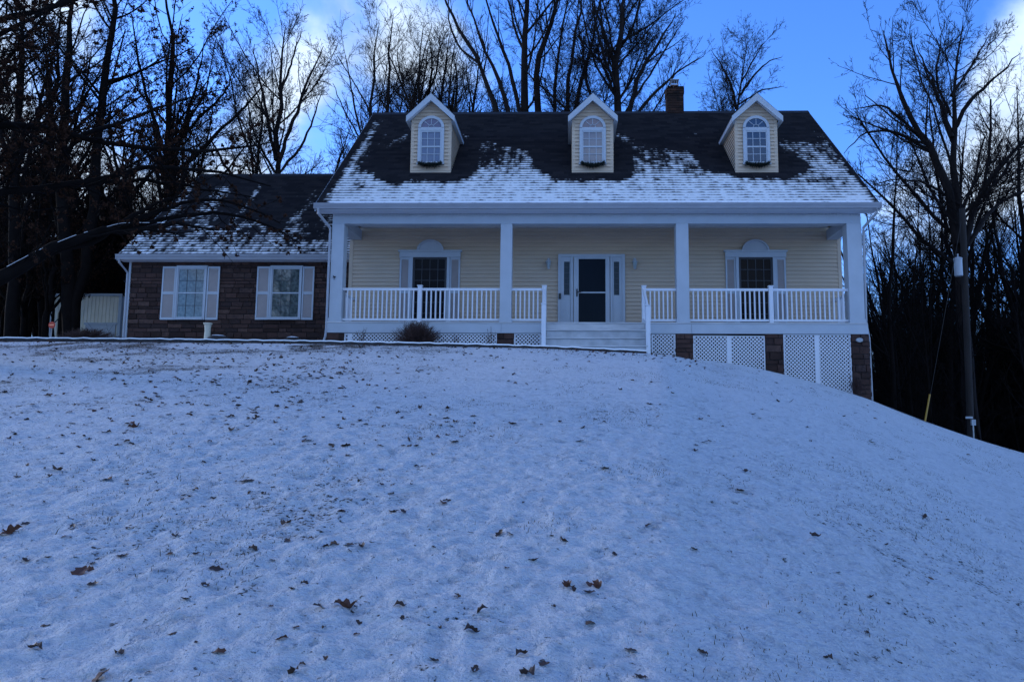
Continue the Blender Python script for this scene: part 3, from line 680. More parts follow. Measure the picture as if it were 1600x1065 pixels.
# ------------------------------------------------------------------ dormers
def roofY(z): return YE+(z-ZE)/SL
def dormer(cx, fx0, fx1, glass, fan):
    yb_ = roofY(8.86)
    b0 = P(cx, 270, 21.2)
    for _ in range(20): yb_ = roofY(P(cx, 269.5, yb_)[2])
    z0 = P(cx, 269.5, yb_)[2]; x0, x1 = P(fx0, 269, yb_)[0], P(fx1, 269, yb_)[0]; xc = (x0+x1)/2; hw = (x1-x0)/2
    YD = yb_; yo = YD-.22
    zap = P(cx, 147.5, yo)[2]; ze = P(cx, 183, yo)[2]; ov = .125+hw-hw
    ex0, ex1 = x0-.13, x1+.13; sl = (zap-ze)/(xc-ex0)
    wallt = lambda x: zap-.12-abs(x-xc)*sl
    zw = wallt(x0)
    w = MB()
    siding(w, lambda u, o, z: (u, YD-o, z), z0+.05, zw, lambda z: x0+.001, lambda z: x1-.001, .105)
    siding(w, lambda u, o, z: (u, YD-o, z), zw, zap-.14, lambda z: xc-max(0, (zap-.12-z)/sl), lambda z: xc+max(0, (zap-.12-z)/sl), .105)
    for sg, xx in ((-1, x0), (1, x1)):
        siding(w, lambda u, o, z, sg=sg, xx=xx: (xx+sg*o, u, z), z0-.02, zw+.03, lambda z: YD+.0, lambda z: max(YD+.01, roofY(z+.0)+.04), .105)
    D = part(w, 'dormer', M['cream'])
    w = MB(); w.box(x0-.018, x0+.075, YD-.022, YD+.06, z0-.03, zw-.01); w.box(x1-.075, x1+.018, YD-.022, YD+.06, z0-.03, zw-.01); w.box(x0+.076, x1-.076, YD-.02, YD, z0-.01, z0+.07)
    w.build('corner_board', M['cream'], D)
    # roof slabs
    w = MB()
    yend = lambda z: roofY(z)+.06
    t = .055
    for sg, ex in ((-1, ex0), (1, ex1)):
        q = [(xc, yo, zap), (ex, yo, ze), (ex, yend(ze), ze), (xc, yend(zap), zap)]
        top = [(a, b_, c+t) for a, b_, c in q]
        w.add(q+top, [(0,1,2,3), (4,5,6,7), (0,1,5,4), (1,2,6,5), (2,3,7,6)])
    w.build('dormer_roof', M['roofdark'], D)
    # fascia on the rakes + soffit slabs
    w = MB(); fh = .17
    for sg, ex in ((-1, ex0), (1, ex1)):
        w.add([(xc, yo-.02, zap+.03), (ex-sg*-.0, yo-.02, ze+.03), (ex, yo-.02, ze+.03-fh), (xc, yo-.02, zap+.03-fh*1.25), (xc, yo+.005, zap+.03), (ex, yo+.005, ze+.03), (ex, yo+.005, ze+.03-fh), (xc, yo+.005, zap+.03-fh*1.25)],
              [(0,1,2,3), (7,6,5,4), (0,4,5,1), (1,5,6,2), (2,6,7,3)])
        w.add([(ex, yo-.018, ze+.028), (ex, yend(ze), ze+.028), (ex, yend(ze), ze-.10), (ex, yo-.018, ze-.135), (ex-sg*.02, yo-.018, ze+.028), (ex-sg*.02, yend(ze), ze+.028), (ex-sg*.02, yend(ze), ze-.10), (ex-sg*.02, yo-.018, ze-.135)],
              [(0,1,2,3), (7,6,5,4), (0,4,5,1), (2,3,7,6), (0,3,7,4)])
        xi = x0-.015 if sg < 0 else x1+.015
        w.add([(ex, yo, ze-.11), (ex, yend(ze), ze-.105), (xi, yend(ze), ze-.103), (xi, yo, ze-.108)], [(0,1,2,3)])
    w.build('dormer_fascia', M['white'], D)
    w = MB()
    for sg in (-1, 1): w.add([(xc, yo+.006, zap-.11), (xc+sg*(xc-ex0), yo+.006, ze-.10), (xc+sg*(xc-ex0), YD-.014, ze-.10), (xc, YD-.014, zap-.11)], [(0,1,2,3)])
    w.build('dormer_soffit', M['soffit'], D)
    # window: casing, two sashes, fanlight
    yy = YD-.033; X_ = lambda p: P(p+cx, 230, yy)[0]; Zp = lambda p: P(cx, p, yy)[2]
    zs0, zs1 = Zp(253), Zp(204.5); ww = .30
    fc = Zp(200.5); fr_ = ww-.01; n = 20
    w = MB(); cw = .075
    w.box(xc-ww-cw, xc-ww, yy-.04, yy, zs0-.04, fc); w.box(xc+ww, xc+ww+cw, yy-.04, yy, zs0-.04, fc); w.box(xc-ww+.001, xc+ww-.001, yy-.04, yy, zs1, fc+.015)
    w.box(xc-ww-cw-.02, xc+ww+cw+.02, yy-.06, yy, zs0-.085, zs0-.041)
    A = [(xc+(ww+cw)*math.cos(math.pi*i/n), fc+.016+(ww+cw-.03)*math.sin(math.pi*i/n)) for i in range(n+1)]
    B = [(xc+(ww-.005)*math.cos(math.pi*i/n), fc+.016+(ww-.035)*math.sin(math.pi*i/n)) for i in range(n+1)]
    for i in range(n): w.prism([A[i], A[i+1], B[i+1], B[i]][::-1], yy-.04, yy)
    w.build('window_casing', M['white'], D)
    w = MB(); w.prism([(xc-ww+.004, fc+.02)]+[(x_, z_) for x_, z_ in B[::-1]][1:-1]+[(xc+ww-.004, fc+.02)], yy-.012, yy-.002); w.build('fanlight', fan, D)
    w = MB(); cc = (xc, yy-.018, fc+.022)
    for k in (0, 45, 90, 135, 180):
        a_ = math.radians(k); 
        if k in (0, 180): continue
        w.bar((xc+.07*math.cos(a_), yy-.018, fc+.02+.07*math.sin(a_)), (xc+(ww-.02)*math.cos(a_), yy-.018, fc+.02+(ww-.045)*math.sin(a_)), .014, .014, up=(0, 1, 0))
    pts = [(xc+.08*math.cos(math.pi*i/8), yy-.018, fc+.02+.08*math.sin(math.pi*i/8)) for i in range(9)]
    for p_, q_ in zip(pts, pts[1:]): w.bar(p_, q_, .014, .014, up=(0, 1, 0))
    w.build('fan_muntin', M['white'], D)
    MB().box(xc-ww+.001, xc+ww-.001, yy-.010, yy-.004, zs0-.039, zs1-.001).build('pane', glass, D)
    w = MB(); zm = (zs0+zs1)/2-.02; s = .035
    w.box(xc-ww+.001, xc-ww+s, yy-.03, yy-.012, zs0-.039, zs1-.001); w.box(xc+ww-s, xc+ww-.001, yy-.03, yy-.012, zs0-.039, zs1-.001)
    for a_, b_ in ((zs0-.039, zs0+.0), (zm-.022, zm+.022), (zs1-.045, zs1-.001)): w.box(xc-ww+s+.001, xc+ww-s-.001, yy-.03, yy-.012, a_, b_)
    for i in (1, 2): xx = xc-ww+2*ww*i/3; w.box(xx-.008, xx+.008, yy-.024, yy-.0115, zs0+.001, zm-.023); w.box(xx-.008, xx+.008, yy-.024, yy-.0115, zm+.023, zs1-.046)
    for z_ in ((zs0+zm)/2, (zs1+zm)/2): w.box(xc-ww+s+.001, xc+ww-s-.001, yy-.026, yy-.0117, z_-.008, z_+.008)
    w.build('sash', M['white'], D)
    return (xc, yy-.10, zs0-.03)
SW = [dormer(673, 642, 703.5, M['glassdormer'], M['glasspink']), dormer(926.5, 894.5, 957.5, M['glassdormer'], M['glasspink']), dormer(1182.5, 1150, 1215, M['glassblue'], M['glassblue'])]
# ------------------------------------------------------------------ chimney
YC = 24.95
a, b = P(1043, 160, YC)[0], P(1068, 160, YC)[0]; zt = P(1055, 137, YC)[2]; zb = ZR-.6
w = MB(); w.box(a+.01, b-.01, YC-.0, YC+.5, zb, zt-.02); ch = part(w, 'chimney', M['stonemortar'])
w = MB(); hh = .085; z = zb; k = 0
while z < zt-.03:
    o = (k % 2)*.1
    for (T, u0, u1) in ((lambda u, q, z_: (u, YC-q, z_), a, b), (lambda u, q, z_: (b-.01+q, u, z_), YC, YC+.5), (lambda u, q, z_: (a+.01-q, u, z_), YC, YC+.5)):
        u = u0-o
        while u < u1:
            p_, q_ = max(u, u0)+.004, min(u+.2, u1)-.004
            if q_-p_ > .02:
                od = .02+(.02 if z > zt-.22 else 0)
                w.add([T(p_, 0, z+.004), T(q_, 0, z+.004), T(q_, 0, z+hh-.006), T(p_, 0, z+hh-.006), T(p_, od, z+.006), T(q_, od, z+.006), T(q_, od, z+hh-.008), T(p_, od, z+hh-.008)],
                      [(4,5,6,7), (0,1,5,4), (1,2,6,5), (2,3,7,6), (3,0,4,7)], rnd.random())
            u += .2
    z += hh; k += 1
w.build('brick_courses', M['brick'], ch, attr=True)
w = MB(); w.box(a-.02, b+.02, YC-.04, YC+.53, zt-.018, zt+.03); w.build('chimney_crown', M['concrete'], ch)
xc, yc_ = (a+b)/2, YC+.25
w = MB(); w.tube([(xc, yc_, zt+.03), (xc, yc_, zt+.16)], .12, 14); w.build('flue', M['rust'], ch)
w = MB(); w.box(xc-.15, xc+.15, yc_-.15, yc_+.15, zt+.33, zt+.35); w.box(xc-.13, xc+.13, yc_-.13, yc_+.13, zt+.15, zt+.17)
for i in range(5):
    for sgn in (-1, 1):
        t = -.12+.06*i; w.box(xc+t-.006, xc+t+.006, yc_+sgn*.125-.005, yc_+sgn*.125+.005, zt+.171, zt+.329); w.box(xc+sgn*.125-.005, xc+sgn*.125+.005, yc_+t-.0061, yc_+t+.0061, zt+.171, zt+.329)
w.build('chimney_cap', M['metal'], ch)
# ------------------------------------------------------------------ garage wing
w = MB(); w.box(WX0+.02, WX1, YW+.0, YW+8.6, 3.2, WZE-.10); ww_ = part(w, 'wing_wall', M['stonemortar'])
w = MB(); stones(w, lambda u, o, z: (u, YW-o, z), WX0, WX1+.02, 3.55, WZE-.12, 5, (.085, .165), (.20, .52))
stones(w, lambda u, o, z: (WX0+.02-o, u, z), YW, YW+8.6, 3.55, WZE-.12, 6)
w.build('stone_facing', M['stone'], ww_, attr=True)
def wing_snow(px, py, V):
    t = np.clip((py-335)/50, 0, 1); n = fbm(px*.035, py*.02, 4); n2 = fbm((px+ (py-280)*.75)*.075, (py-280)*.006, 9)
    yy = py+(fbm(px*.03+2, py*.0+1, 6)-.5)*60; s = (.33+.30*t)*smooth(322, 356, yy); s = np.maximum(s, .55*smooth(.50, .60, n2)*smooth(276, 300, py))
    s = s-.25*np.exp(-((px-500)/22)**2)*(py < 375)
    s = s*smooth(190, 240, px+(py-340)*.9)
    return blur(np.clip(s, 0, 1), 3)
wroof = roof_plane('wing_roof', WX0-.22, WX1+.0, YWE, WZE, YWR, WZR, wing_snow, nx=260)
w = MB(); w.prismx([(YWE+.02, WZE-.03), (YWR, WZR-.03), (2*YWR-YWE, WZE-.03), (2*YWR-YWE, WZE-.15), (YWR, WZR-.17), (YWE+.02, WZE-.15)], WX0-.2, WX1-.01); w.build('roof_deck', M['roofdark'], wroof)
w = MB(); w.prismx([(YWR, WZR), (2*YWR-YWE, WZE), (2*YWR-YWE, WZE-.029), (YWR, WZR-.029)], WX0-.22, WX1-.004); w.build('rear_roof_slope', M['roofdark'], wroof)
w = MB(); w.prismx([(YWR-.15, WZR-.11), (YWR, WZR+.03), (YWR+.15, WZR-.11)], WX0-.225, WX1-.002); w.build('ridge_cap', M['roofdark'], wroof)
w = MB(); w.prismx([(YWE, WZE-.01), (YWR, WZR-.01), (2*YWR-YWE, WZE-.01), (2*YWR-YWE, WZE-.18), (YWR, WZR-.19), (YWE, WZE-.18)], WX0-.25, WX0-.215); part(w, 'rake_board', M['white'])
w = MB(); siding(w, lambda u, o, z: (WX0+.01-o, u, z), WZE-.12, WZR-.2, lambda z: YWR-(WZR-.12-z)/((WZR-WZE)/(YWR-YWE)), lambda z: YWR+(WZR-.12-z)/((WZR-WZE)/(YWR-YWE))); part(w, 'gable_wall', M['cream'])
gutter(WX0-.24, WX1-.0, YWE, WZE-.012, YW, 'wing_gutter', .14)
w = MB(); w.box(WX0-.2, WX1-.01, YWE+.021, YW-.04, WZE-.16, WZE-.150); part(w, 'wing_soffit', M['soffit'])
xs = WX0-.05
w = MB(); w.tube([(WX0-.16, YWE-.04, WZE-.14), (WX0-.15, YWE, WZE-.24), (xs, YW-.06, WZE-.5), (xs, YW-.06, 3.75), (xs-.02, YW-.16, 3.62)], .035, 8); part(w, 'wing_downspout', M['gutter'])
w = MB(); w.box(WX0-.03, WX0+.03, YW-.05, YW+.02, 3.5, WZE-.16); part(w, 'wing_corner_board', M['white'])
for (s0, w0, w1, s1), nm in (((253, 275, 322.5, 342.5), 'a'), ((401, 422, 471.5, 490.5), 'b')):
    y = YW-.045; X_ = lambda p: P(p, 455, y)[0]; zt = P(s0+40, 416.5, y)[2]; zb = P(s0+40, 499.5, y)[2]
    o = sash_window(X_(w0), X_(w1), zb, zt, y, 3, 2, M['glasswing'], fw=.055, mun=M['muntin'], mw=.01)
    w = MB(); w.box(X_(w0)-.012, X_(w1)+.012, y-.03, y+.03, zt+.001, zt+.03); part(w, 'window_head', M['white'])
    shutter(X_(s0), X_(w0)-.015, zb-.0, zt, y, M['shutter']); shutter(X_(w1)+.015, X_(s1), zb, zt, y, M['shutter'])
# column ornament
w = MB(); c = P(522, 433, YF-.05); w.tube([(c[0]-.03, YF-.035, c[2]+.04), (c[0]+.02, YF-.05, c[2]), (c[0]-.01, YF-.035, c[2]-.06)], .012, 5); w.tube([(c[0]-.03, YF-.05, c[2]-.01), (c[0]+.04, YF-.05, c[2]+.02)], .014, 5)
part(w, 'bracket_hook', M['black'])
w = MB(); c = P(1343, 531, YF-.08); w.lathe((0, 0, 0), [(0, .07), (.02, .06)], 14)
w.v = [(c[0]+v[0]*1.4, YF-.075-v[2], c[2]+v[1]*.9) for v in w.v]; part(w, 'utility_plate', M['metal'])
# ------------------------------------------------------------------ trees
def norm(a): return a/np.maximum(np.linalg.norm(a, axis=-1, keepdims=True), 1e-9)
def resample(pts, rr, K):
    pts = np.array(pts, float); d = np.r_[0, np.cumsum(np.linalg.norm(np.diff(pts, axis=0), axis=1))]; t = np.linspace(0, d[-1], K)
    # smoothed corner positions
    q = np.stack([np.interp(t, d, pts[:, i]) for i in range(3)], 1)
    for _ in range(2): q[1:-1] = (q[:-2]+2*q[1:-1]+q[2:])/4
    return q, np.interp(np.linspace(0, 1, len(rr)), np.linspace(0, 1, len(rr)), rr)[0:0] if False else np.interp(np.linspace(0, 1, K), np.linspace(0, 1, len(rr)), rr)
def spawn(Pp, Rp, counts, tlo, ratio, ang, K, jit, trop, g, rmin=.0075, thi=1.0, taper=.55, rf=.5, lcap=9.):
    N, Kp, _ = Pp.shape
    idx = np.repeat(np.arange(N), counts); n = len(idx)
    t = g.uniform(tlo, thi, n); f = t*(Kp-1); k = np.minimum(f.astype(int), Kp-2); f = (f-k)[:, None]
    p0 = Pp[idx, k]*(1-f)+Pp[idx, k+1]*f; r0 = Rp[idx, k]*(1-f[:, 0])+Rp[idx, k+1]*f[:, 0]
    tan = norm(Pp[idx, k+1]-Pp[idx, k]); L = np.linalg.norm(np.diff(Pp, axis=1), axis=2).sum(1)[idx]
    rv = norm(np.cross(tan, g.normal(size=(n, 3)))); a = np.radians(g.normal(ang, ang*.22, n))[:, None]
    d = tan*np.cos(a)+rv*np.sin(a)
    l = np.minimum(L*ratio*(1-taper*(t-tlo)/(1-tlo+1e-6))*g.uniform(.6, 1.25, n), lcap)
    out = [p0]
    for i in range(K-1):
        d = norm(d+g.normal(size=(n, 3))*jit+np.array((0, 0, trop))/(K-1)); out.append(out[-1]+d*(l/(K-1))[:, None])
    P_ = np.stack(out, 1); rs = np.maximum(r0*rf*g.uniform(.6, 1., n), rmin)
    rs = np.minimum(rs, np.maximum(l*.017, rmin)); R_ = np.maximum(rs[:, None]*np.linspace(1, .3, K)[None]**.9, rmin*.6)
    return P_, R_
def tubes(P_, R_, s):
    N, K, _ = P_.shape
    tan = np.empty_like(P_); tan[:, 1:-1] = P_[:, 2:]-P_[:, :-2]; tan[:, 0] = P_[:, 1]-P_[:, 0]; tan[:, -1] = P_[:, -1]-P_[:, -2]; tan = norm(tan)
    ref = np.where(np.abs(norm(P_[:, -1]-P_[:, 0])[:, 2:3]) < .8, np.array((0, 0, 1.)), np.array((1., 0, 0)))[:, None]
    u = norm(np.cross(tan, np.broadcast_to(ref, tan.shape))); v = np.cross(tan, u)
    th = np.arange(s)*2*math.pi/s
    V = P_[:, :, None]+(u[:, :, None]*np.cos(th)[None, None, :, None]+v[:, :, None]*np.sin(th)[None, None, :, None])*R_[:, :, None, None]
    base = (np.arange(N)*K*s)[:, None, None]+(np.arange(K-1)*s)[None, :, None]
    a = base+np.arange(s)[None, None]; b = base+((np.arange(s)+1) % s)[None, None]
    return V.reshape(-1, 3), np.stack([a, b, b+s, a+s], -1).reshape(-1, 4)
def join(parts):
    V = []; Q_ = []; o = 0
    for v, q in parts: V.append(v); Q_.append(q+o); o += len(v)
    return np.concatenate(V), np.concatenate(Q_)
def leafcards(P_, n, size, g):
    i = g.integers(0, len(P_), n); t = g.uniform(.1, 1, n)[:, None]; p = P_[i, 0]*(1-t)+P_[i, -1]*t
    a = norm(g.normal(size=(n, 3))); b = norm(np.cross(a, g.normal(size=(n, 3)))); c = np.cross(a, b)
    s = size*g.uniform(.6, 1.3, n)[:, None]; q = np.stack([p, p+a*s*.5+b*s*.36+c*s*.12, p+a*s, p+a*s*.5-b*s*.36+c*s*.12], 1)
    return q.reshape(-1, 3), np.arange(4*n).reshape(-1, 4)
def make_tree(stems, seed, loc, levels, name='bare_tree', bark='bark', leaves=0, lsize=.085, trunk_extra=None, parts_names=('trunk', 'crown'), leafmat='litter', spread=None):
    """stems: list of (points, radii) in world coordinates; loc: base. Two part meshes: trunk (main stems) and crown"""
    g = np.random.default_rng(seed); K = 14; Ps = []; Rs = []
    for pts, rr in stems:
        q, r = resample(pts, rr, K); q[1:] += g.normal(size=(K-1, 3))*.05*min(1., r.max()*6); Ps.append(q); Rs.append(r)
    Ps = np.array(Ps)-np.array(loc); Rs = np.array(Rs)
    root = empty(name, loc)
    V, Q_ = tubes(Ps, Rs*(1+.06*g.normal(size=Rs.shape)), 9)
    tr = bpy.data.objects.new(parts_names[0], raw_mesh(parts_names[0], V, Q_, [M[bark]], True)); C.objects.link(tr); tr.parent = root
    cur = (Ps, Rs); out = []; first = True
    for (dens, tlo, ratio, ang, Kc, jit, trop, sides) in levels:
        L = np.linalg.norm(np.diff(cur[0], axis=1), axis=2).sum(1)
        cnt = np.maximum(1, np.round(L*dens*g.uniform(.8, 1.2, len(L)))).astype(int)
        cur = spawn(cur[0], cur[1], cnt, tlo if not (first and trunk_extra) else trunk_extra, ratio, ang, Kc, jit, trop, g)
        out.append(tubes(cur[0], cur[1], sides)); first = False
    nb = sum(len(q) for v, q in out)
    if leaves: out.append(leafcards(cur[0], leaves, lsize, g))
    V, Q_ = join(out); mi = np.zeros(len(Q_), int); mi[nb:] = 1
    cr = bpy.data.objects.new(parts_names[1], raw_mesh(parts_names[1], V, Q_, [M[bark], M[leafmat]], False, mi)); C.objects.link(cr); cr.parent = root
    return root
#            density tlo ratio angle K jitter tropism sides
LV_BIG = [(1.15, .25, .36, 38, 7, .10, .6, 5), (3.9, .15, .42, 40, 5, .15, .4, 3), (6.0, .12, .45, 40, 4, .20, .3, 3), (11., .1, .5, 36, 2, .2, .1, 3)]
LV_FAR = [(1.2, .25, .36, 44, 6, .12, .45, 4), (2.7, .15, .42, 42, 5, .16, .3, 3), (4.2, .1, .45, 40, 3, .20, .3, 3), (8.5, .1, .5, 36, 2, .2, .1, 3)]
LV_SMALL = [(2.0, .25, .19, 42, 6, .12, .35, 4), (4.2, .15, .44, 42, 5, .16, .25, 3), (6., .1, .46, 40, 3, .20, .2, 3), (9., .1, .5, 36, 2, .2, .1, 3)]
LV_THIN = [(.75, .25, .26, 34, 6, .12, .6, 4), (2.6, .15, .42, 38, 5, .16, .4, 3), (4.5, .1, .45, 40, 3, .20, .3, 3), (9., .1, .5, 36, 2, .2, .1, 3)]
LV_UP = [(1.2, .30, .30, 40, 6, .11, .5, 4), (2.6, .15, .42, 40, 5, .15, .35, 3), (4., .1, .45, 38, 3, .18, .3, 3), (9., .1, .45, 38, 2, .2, .1, 3)]
def stem_px(pts, Y, r, dy=0):
    """pts in photo pixels on a tree standing Y metres away; limbs swing to and fro in depth by dy"""
    n = len(pts); return ([P(x, y, Y+dy*(i/(n-1))**1.3) for i, (x, y) in enumerate(pts)], [q*.85 for q in r])
def hero(name, Y, stems, seed, levels, label, group=None, extra=.1, **k):
    S = [stem_px(p, Y, r, dy) for p, r, dy in stems]
    b = S[0][0][0]; g0 = gz(b[0], Y); base = np.array((b[0], Y, g0-.05))
    S[0][0].insert(0, base.copy()); S[0] = (S[0][0], [S[0][1][0]*1.25]+list(S[0][1]))
    t = make_tree(S, seed, tuple(base), levels, trunk_extra=extra, **k); t.name = name
    return tag(t, label, 'tree', group)
GR = 'bare trees behind the house'
hero('bare_tree', 27., [([(1516, 640), (1510, 560), (1502, 450), (1497, 350), (1492, 290), (1487, 220), (1485, 150), (1490, 95), (1503, 40)], [.30, .27, .25, .22, .19, .15, .11, .06, .02], .8),
    ([(1499, 380), (1482, 290), (1450, 230), (1425, 185), (1404, 140), (1388, 95), (1380, 50)], [.21, .18, .16, .13, .09, .05, .015], -1.5),
    ([(1487, 215), (1470, 160), (1452, 112), (1432, 72)], [.11, .09, .05, .015], 1.5), ([(1504, 400), (1522, 320), (1548, 275), (1590, 228), (1640, 190)], [.14, .12, .10, .07, .02], 1),
    ([(1488, 205), (1512, 160), (1552, 125), (1592, 85)], [.10, .08, .05, .015], -2), ([(1448, 225), (1415, 190), (1378, 162), (1332, 172)], [.08, .06, .04, .012], -1.5),
    ([(1455, 238), (1400, 205), (1350, 205), (1318, 240)], [.07, .055, .04, .012], 1.5), ([(1500, 320), (1450, 286), (1400, 278), (1362, 290)], [.06, .045, .03, .012], -1),
    ([(1510, 385), (1545, 330), (1590, 300), (1650, 290)], [.10, .08, .05, .02], 2), ([(1486, 150), (1520, 100), (1545, 55)], [.07, .05, .015], 1), ([(1485, 180), (1462, 130), (1470, 60), (1478, 30)], [.06, .05, .03, .012], -1)],
    21, LV_BIG, 'tall spreading bare tree rising behind the utility pole, its crown wider than any other', extra=.42)
hero('bare_tree', 34., [([(823, 300), (823, 178), (820, 110), (817, 50), (822, -20), (826, -90)], [.30, .28, .24, .2, .14, .05], 0), ([(838, 300), (837, 178), (838, 120), (852, 65), (872, 10), (880, -70)], [.24, .22, .18, .14, .1, .03], 1),
    ([(822, 240), (806, 150), (793, 90), (772, 40), (752, -15), (740, -60)], [.14, .12, .1, .08, .05, .02], -1.5), ([(786, 300), (780, 175), (750, 101), (722, 55), (706, 25), (690, -20)], [.20, .18, .15, .11, .09, .04], 1),
    ([(800, 300), (795, 175), (777, 108), (752, 70), (735, 30), (728, -20)], [.18, .16, .13, .1, .06, .03], -1), ([(750, 101), (715, 75), (700, 30), (700, -20)], [.07, .06, .04, .02], 2)],
    22, LV_THIN, 'tall many stemmed bare tree behind the ridge, between the left and middle dormers', GR, extra=.5)
hero('bare_tree', 37., [([(867, 300), (867, 175), (865, 115), (880, 60), (888, 0), (890, -60)], [.17, .15, .13, .1, .06, .02], 0), ([(884, 300), (885, 175), (890, 110), (896, 70), (908, 10), (915, -60)], [.15, .14, .12, .1, .06, .02], 1),
    ([(893, 300), (894, 175), (915, 108), (926, 60), (938, 0), (950, -50)], [.16, .15, .12, .1, .06, .02], -1)], 23, LV_THIN, 'slim bare tree of three crooked stems just left of the middle dormer', GR, extra=.5)
hero('bare_tree', 33., [([(966, 300), (966, 172), (962, 115), (962, 75), (970, 25), (982, -40)], [.34, .30, .24, .2, .14, .04], 0), ([(968, 220), (985, 160), (1004, 110), (1030, 65), (1058, 20)], [.16, .14, .11, .07, .02], -1.5),
    ([(972, 215), (1003, 165), (1040, 128), (1078, 98), (1100, 88)], [.11, .10, .07, .04, .015], 1.5), ([(963, 150), (945, 110), (932, 80), (918, 70)], [.10, .08, .05, .02], 1), ([(962, 105), (945, 60), (930, 10), (925, -30)], [.10, .08, .05, .02], -1),
    ([(963, 85), (990, 45), (1000, 0), (1010, -30)], [.09, .08, .05, .02], 2), ([(975, 180), (1000, 140), (1050, 60), (1070, 30)], [.07, .06, .04, .012], 2)], 24, LV_BIG, 'broad bare tree with a thick trunk rising behind the ridge right of the middle dormer', GR, extra=.45)
hero('bare_tree', 40., [([(1148, 300), (1150, 175), (1156, 140), (1162, 105), (1166, 70)], [.18, .15, .12, .08, .02], 0), ([(1151, 170), (1140, 125), (1122, 92), (1110, 80)], [.09, .08, .05, .015], 1), ([(1155, 150), (1180, 115), (1205, 92), (1222, 90)], [.09, .07, .045, .015], -1),
    ([(1152, 165), (1190, 140), (1225, 135)], [.06, .05, .015], 1), ([(1158, 130), (1180, 88), (1192, 70)], [.06, .045, .015], 1.5)], 25, LV_SMALL, 'small rounded bare tree behind the ridge, between the chimney and the right dormer', GR, extra=.5)
hero('bare_tree', 40., [([(576, 330), (576, 220), (583, 150), (580, 100), (590, 40)], [.17, .15, .12, .09, .02], 0), ([(600, 330), (603, 200), (610, 120), (606, 60), (615, 25)], [.15, .13, .10, .07, .02], 1.5), ([(577, 250), (556, 180), (545, 120), (540, 85)], [.08, .07, .05, .015], -1)], 26, LV_UP, 'upright bare tree with dense twigs behind the left end of the ridge', GR, extra=.35)
hero('bare_tree', 42., [([(655, 330), (655, 200), (657, 130), (650, 80), (660, 40)], [.19, .17, .13, .09, .02], 0), ([(652, 190), (630, 140), (612, 95), (600, 60)], [.10, .08, .05, .02], 1), ([(655, 170), (680, 120), (688, 70), (700, 45)], [.10, .08, .05, .02], -1)], 27, LV_UP, 'bare tree fanning out behind the peak of the left dormer', GR, extra=.4)
hero('bare_tree', 38., [([(694, 330), (695, 200), (704, 160), (702, 110), (712, 60)], [.15, .13, .1, .07, .02], 0), ([(700, 210), (712, 165), (735, 130), (745, 125)], [.08, .06, .03, .012], 1)], 28, LV_FAR, 'crooked small bare tree just right of the left dormer peak', GR, extra=.4)
hero('bare_tree', 31., [([(432, 430), (432, 265), (430, 200), (438, 130), (441, 85), (447, 45)], [.22, .19, .16, .12, .08, .02], 0), ([(431, 250), (418, 185), (405, 125), (396, 70)], [.10, .08, .05, .015], 1), ([(433, 262), (455, 195), (480, 130), (505, 72)], [.11, .09, .06, .015], -1),
    ([(432, 275), (470, 230), (492, 180), (505, 130)], [.07, .06, .04, .012], 1.5), ([(430, 270), (400, 220), (385, 150)], [.07, .05, .02], -1.5), ([(436, 150), (455, 100), (470, 50)], [.07, .05, .015], 1)], 29, LV_BIG, 'vase shaped bare tree above the wing roof, left of the main roof', GR, extra=.4)
hero('bare_tree', 36., [([(600, 330), (596, 210), (572, 150), (545, 110), (525, 90)], [.11, .10, .08, .05, .02], -1), ([(590, 260), (560, 215), (532, 160), (520, 130)], [.07, .06, .04, .015], 1)], 30, LV_FAR, 'thin bare tree leaning left over the left rake of the main roof', GR, extra=.3)
# ------------- woods on both sides: prototypes, then copies
def proto_tree(seed, H, r, kind, loc=(0, 0, 0), **k):
    g = random.Random(seed); S = []; base = np.array(loc, float)
    lean = [g.uniform(-.05, .05), g.uniform(-.05, .05)]
    def path(p, d, L, n=6, jit=.10, trop=.12):
        d = np.array(d, float); d /= np.linalg.norm(d); out = [p]
        for i in range(n):
            d = d+np.array((g.gauss(0, jit), g.gauss(0, jit), trop)); d /= np.linalg.norm(d); out.append(out[-1]+d*L/n)
        return out
    tp = path(base, (lean[0], lean[1], 1), H, 8, .05, .2); S.append((tp, [r*1.3, r, r*.9, r*.8, r*.65, r*.5, r*.35, r*.2, .015]))
    nf = {'forest': 2, 'spread': 5, 'young': 1, 'leafy': 4}[kind]
    for i in range(nf):
        k0 = g.randint(2, 5); q = tp[k0]; az = g.uniform(0, 6.28); inc = {'forest': .35, 'spread': .8, 'young': .4, 'leafy': 1.0}[kind]
        S.append((path(q, (math.cos(az)*inc, math.sin(az)*inc, 1), H*g.uniform(.35, .5), 6), [r*.5, r*.4, r*.25, .015]))
    lv = {'forest': LV_UP, 'spread': LV_FAR, 'young': [(2., .2, .3, 40, 5, .12, .5, 3), (3., .1, .42, 42, 4, .16, .3, 3), (6., .1, .5, 42, 2, .2, .1, 3)], 'leafy': LV_FAR}[kind]
    return make_tree(S, seed, tuple(base), lv, trunk_extra={'forest': .35, 'spread': .3, 'young': .2, 'leafy': .15}[kind], lsize=.062, leaves={'leafy': 7500}.get(kind, 0), bark='barkblk', **k)
PROTO = [proto_tree(101, 19, .20, 'forest'), proto_tree(102, 21, .25, 'forest'), proto_tree(103, 17, .24, 'spread'), proto_tree(104, 19, .28, 'spread'), proto_tree(105, 10, .08, 'young'), proto_tree(106, 8, .06, 'young'), proto_tree(107, 15, .22, 'leafy'), proto_tree(108, 12, .17, 'leafy')]
used = [False]*8
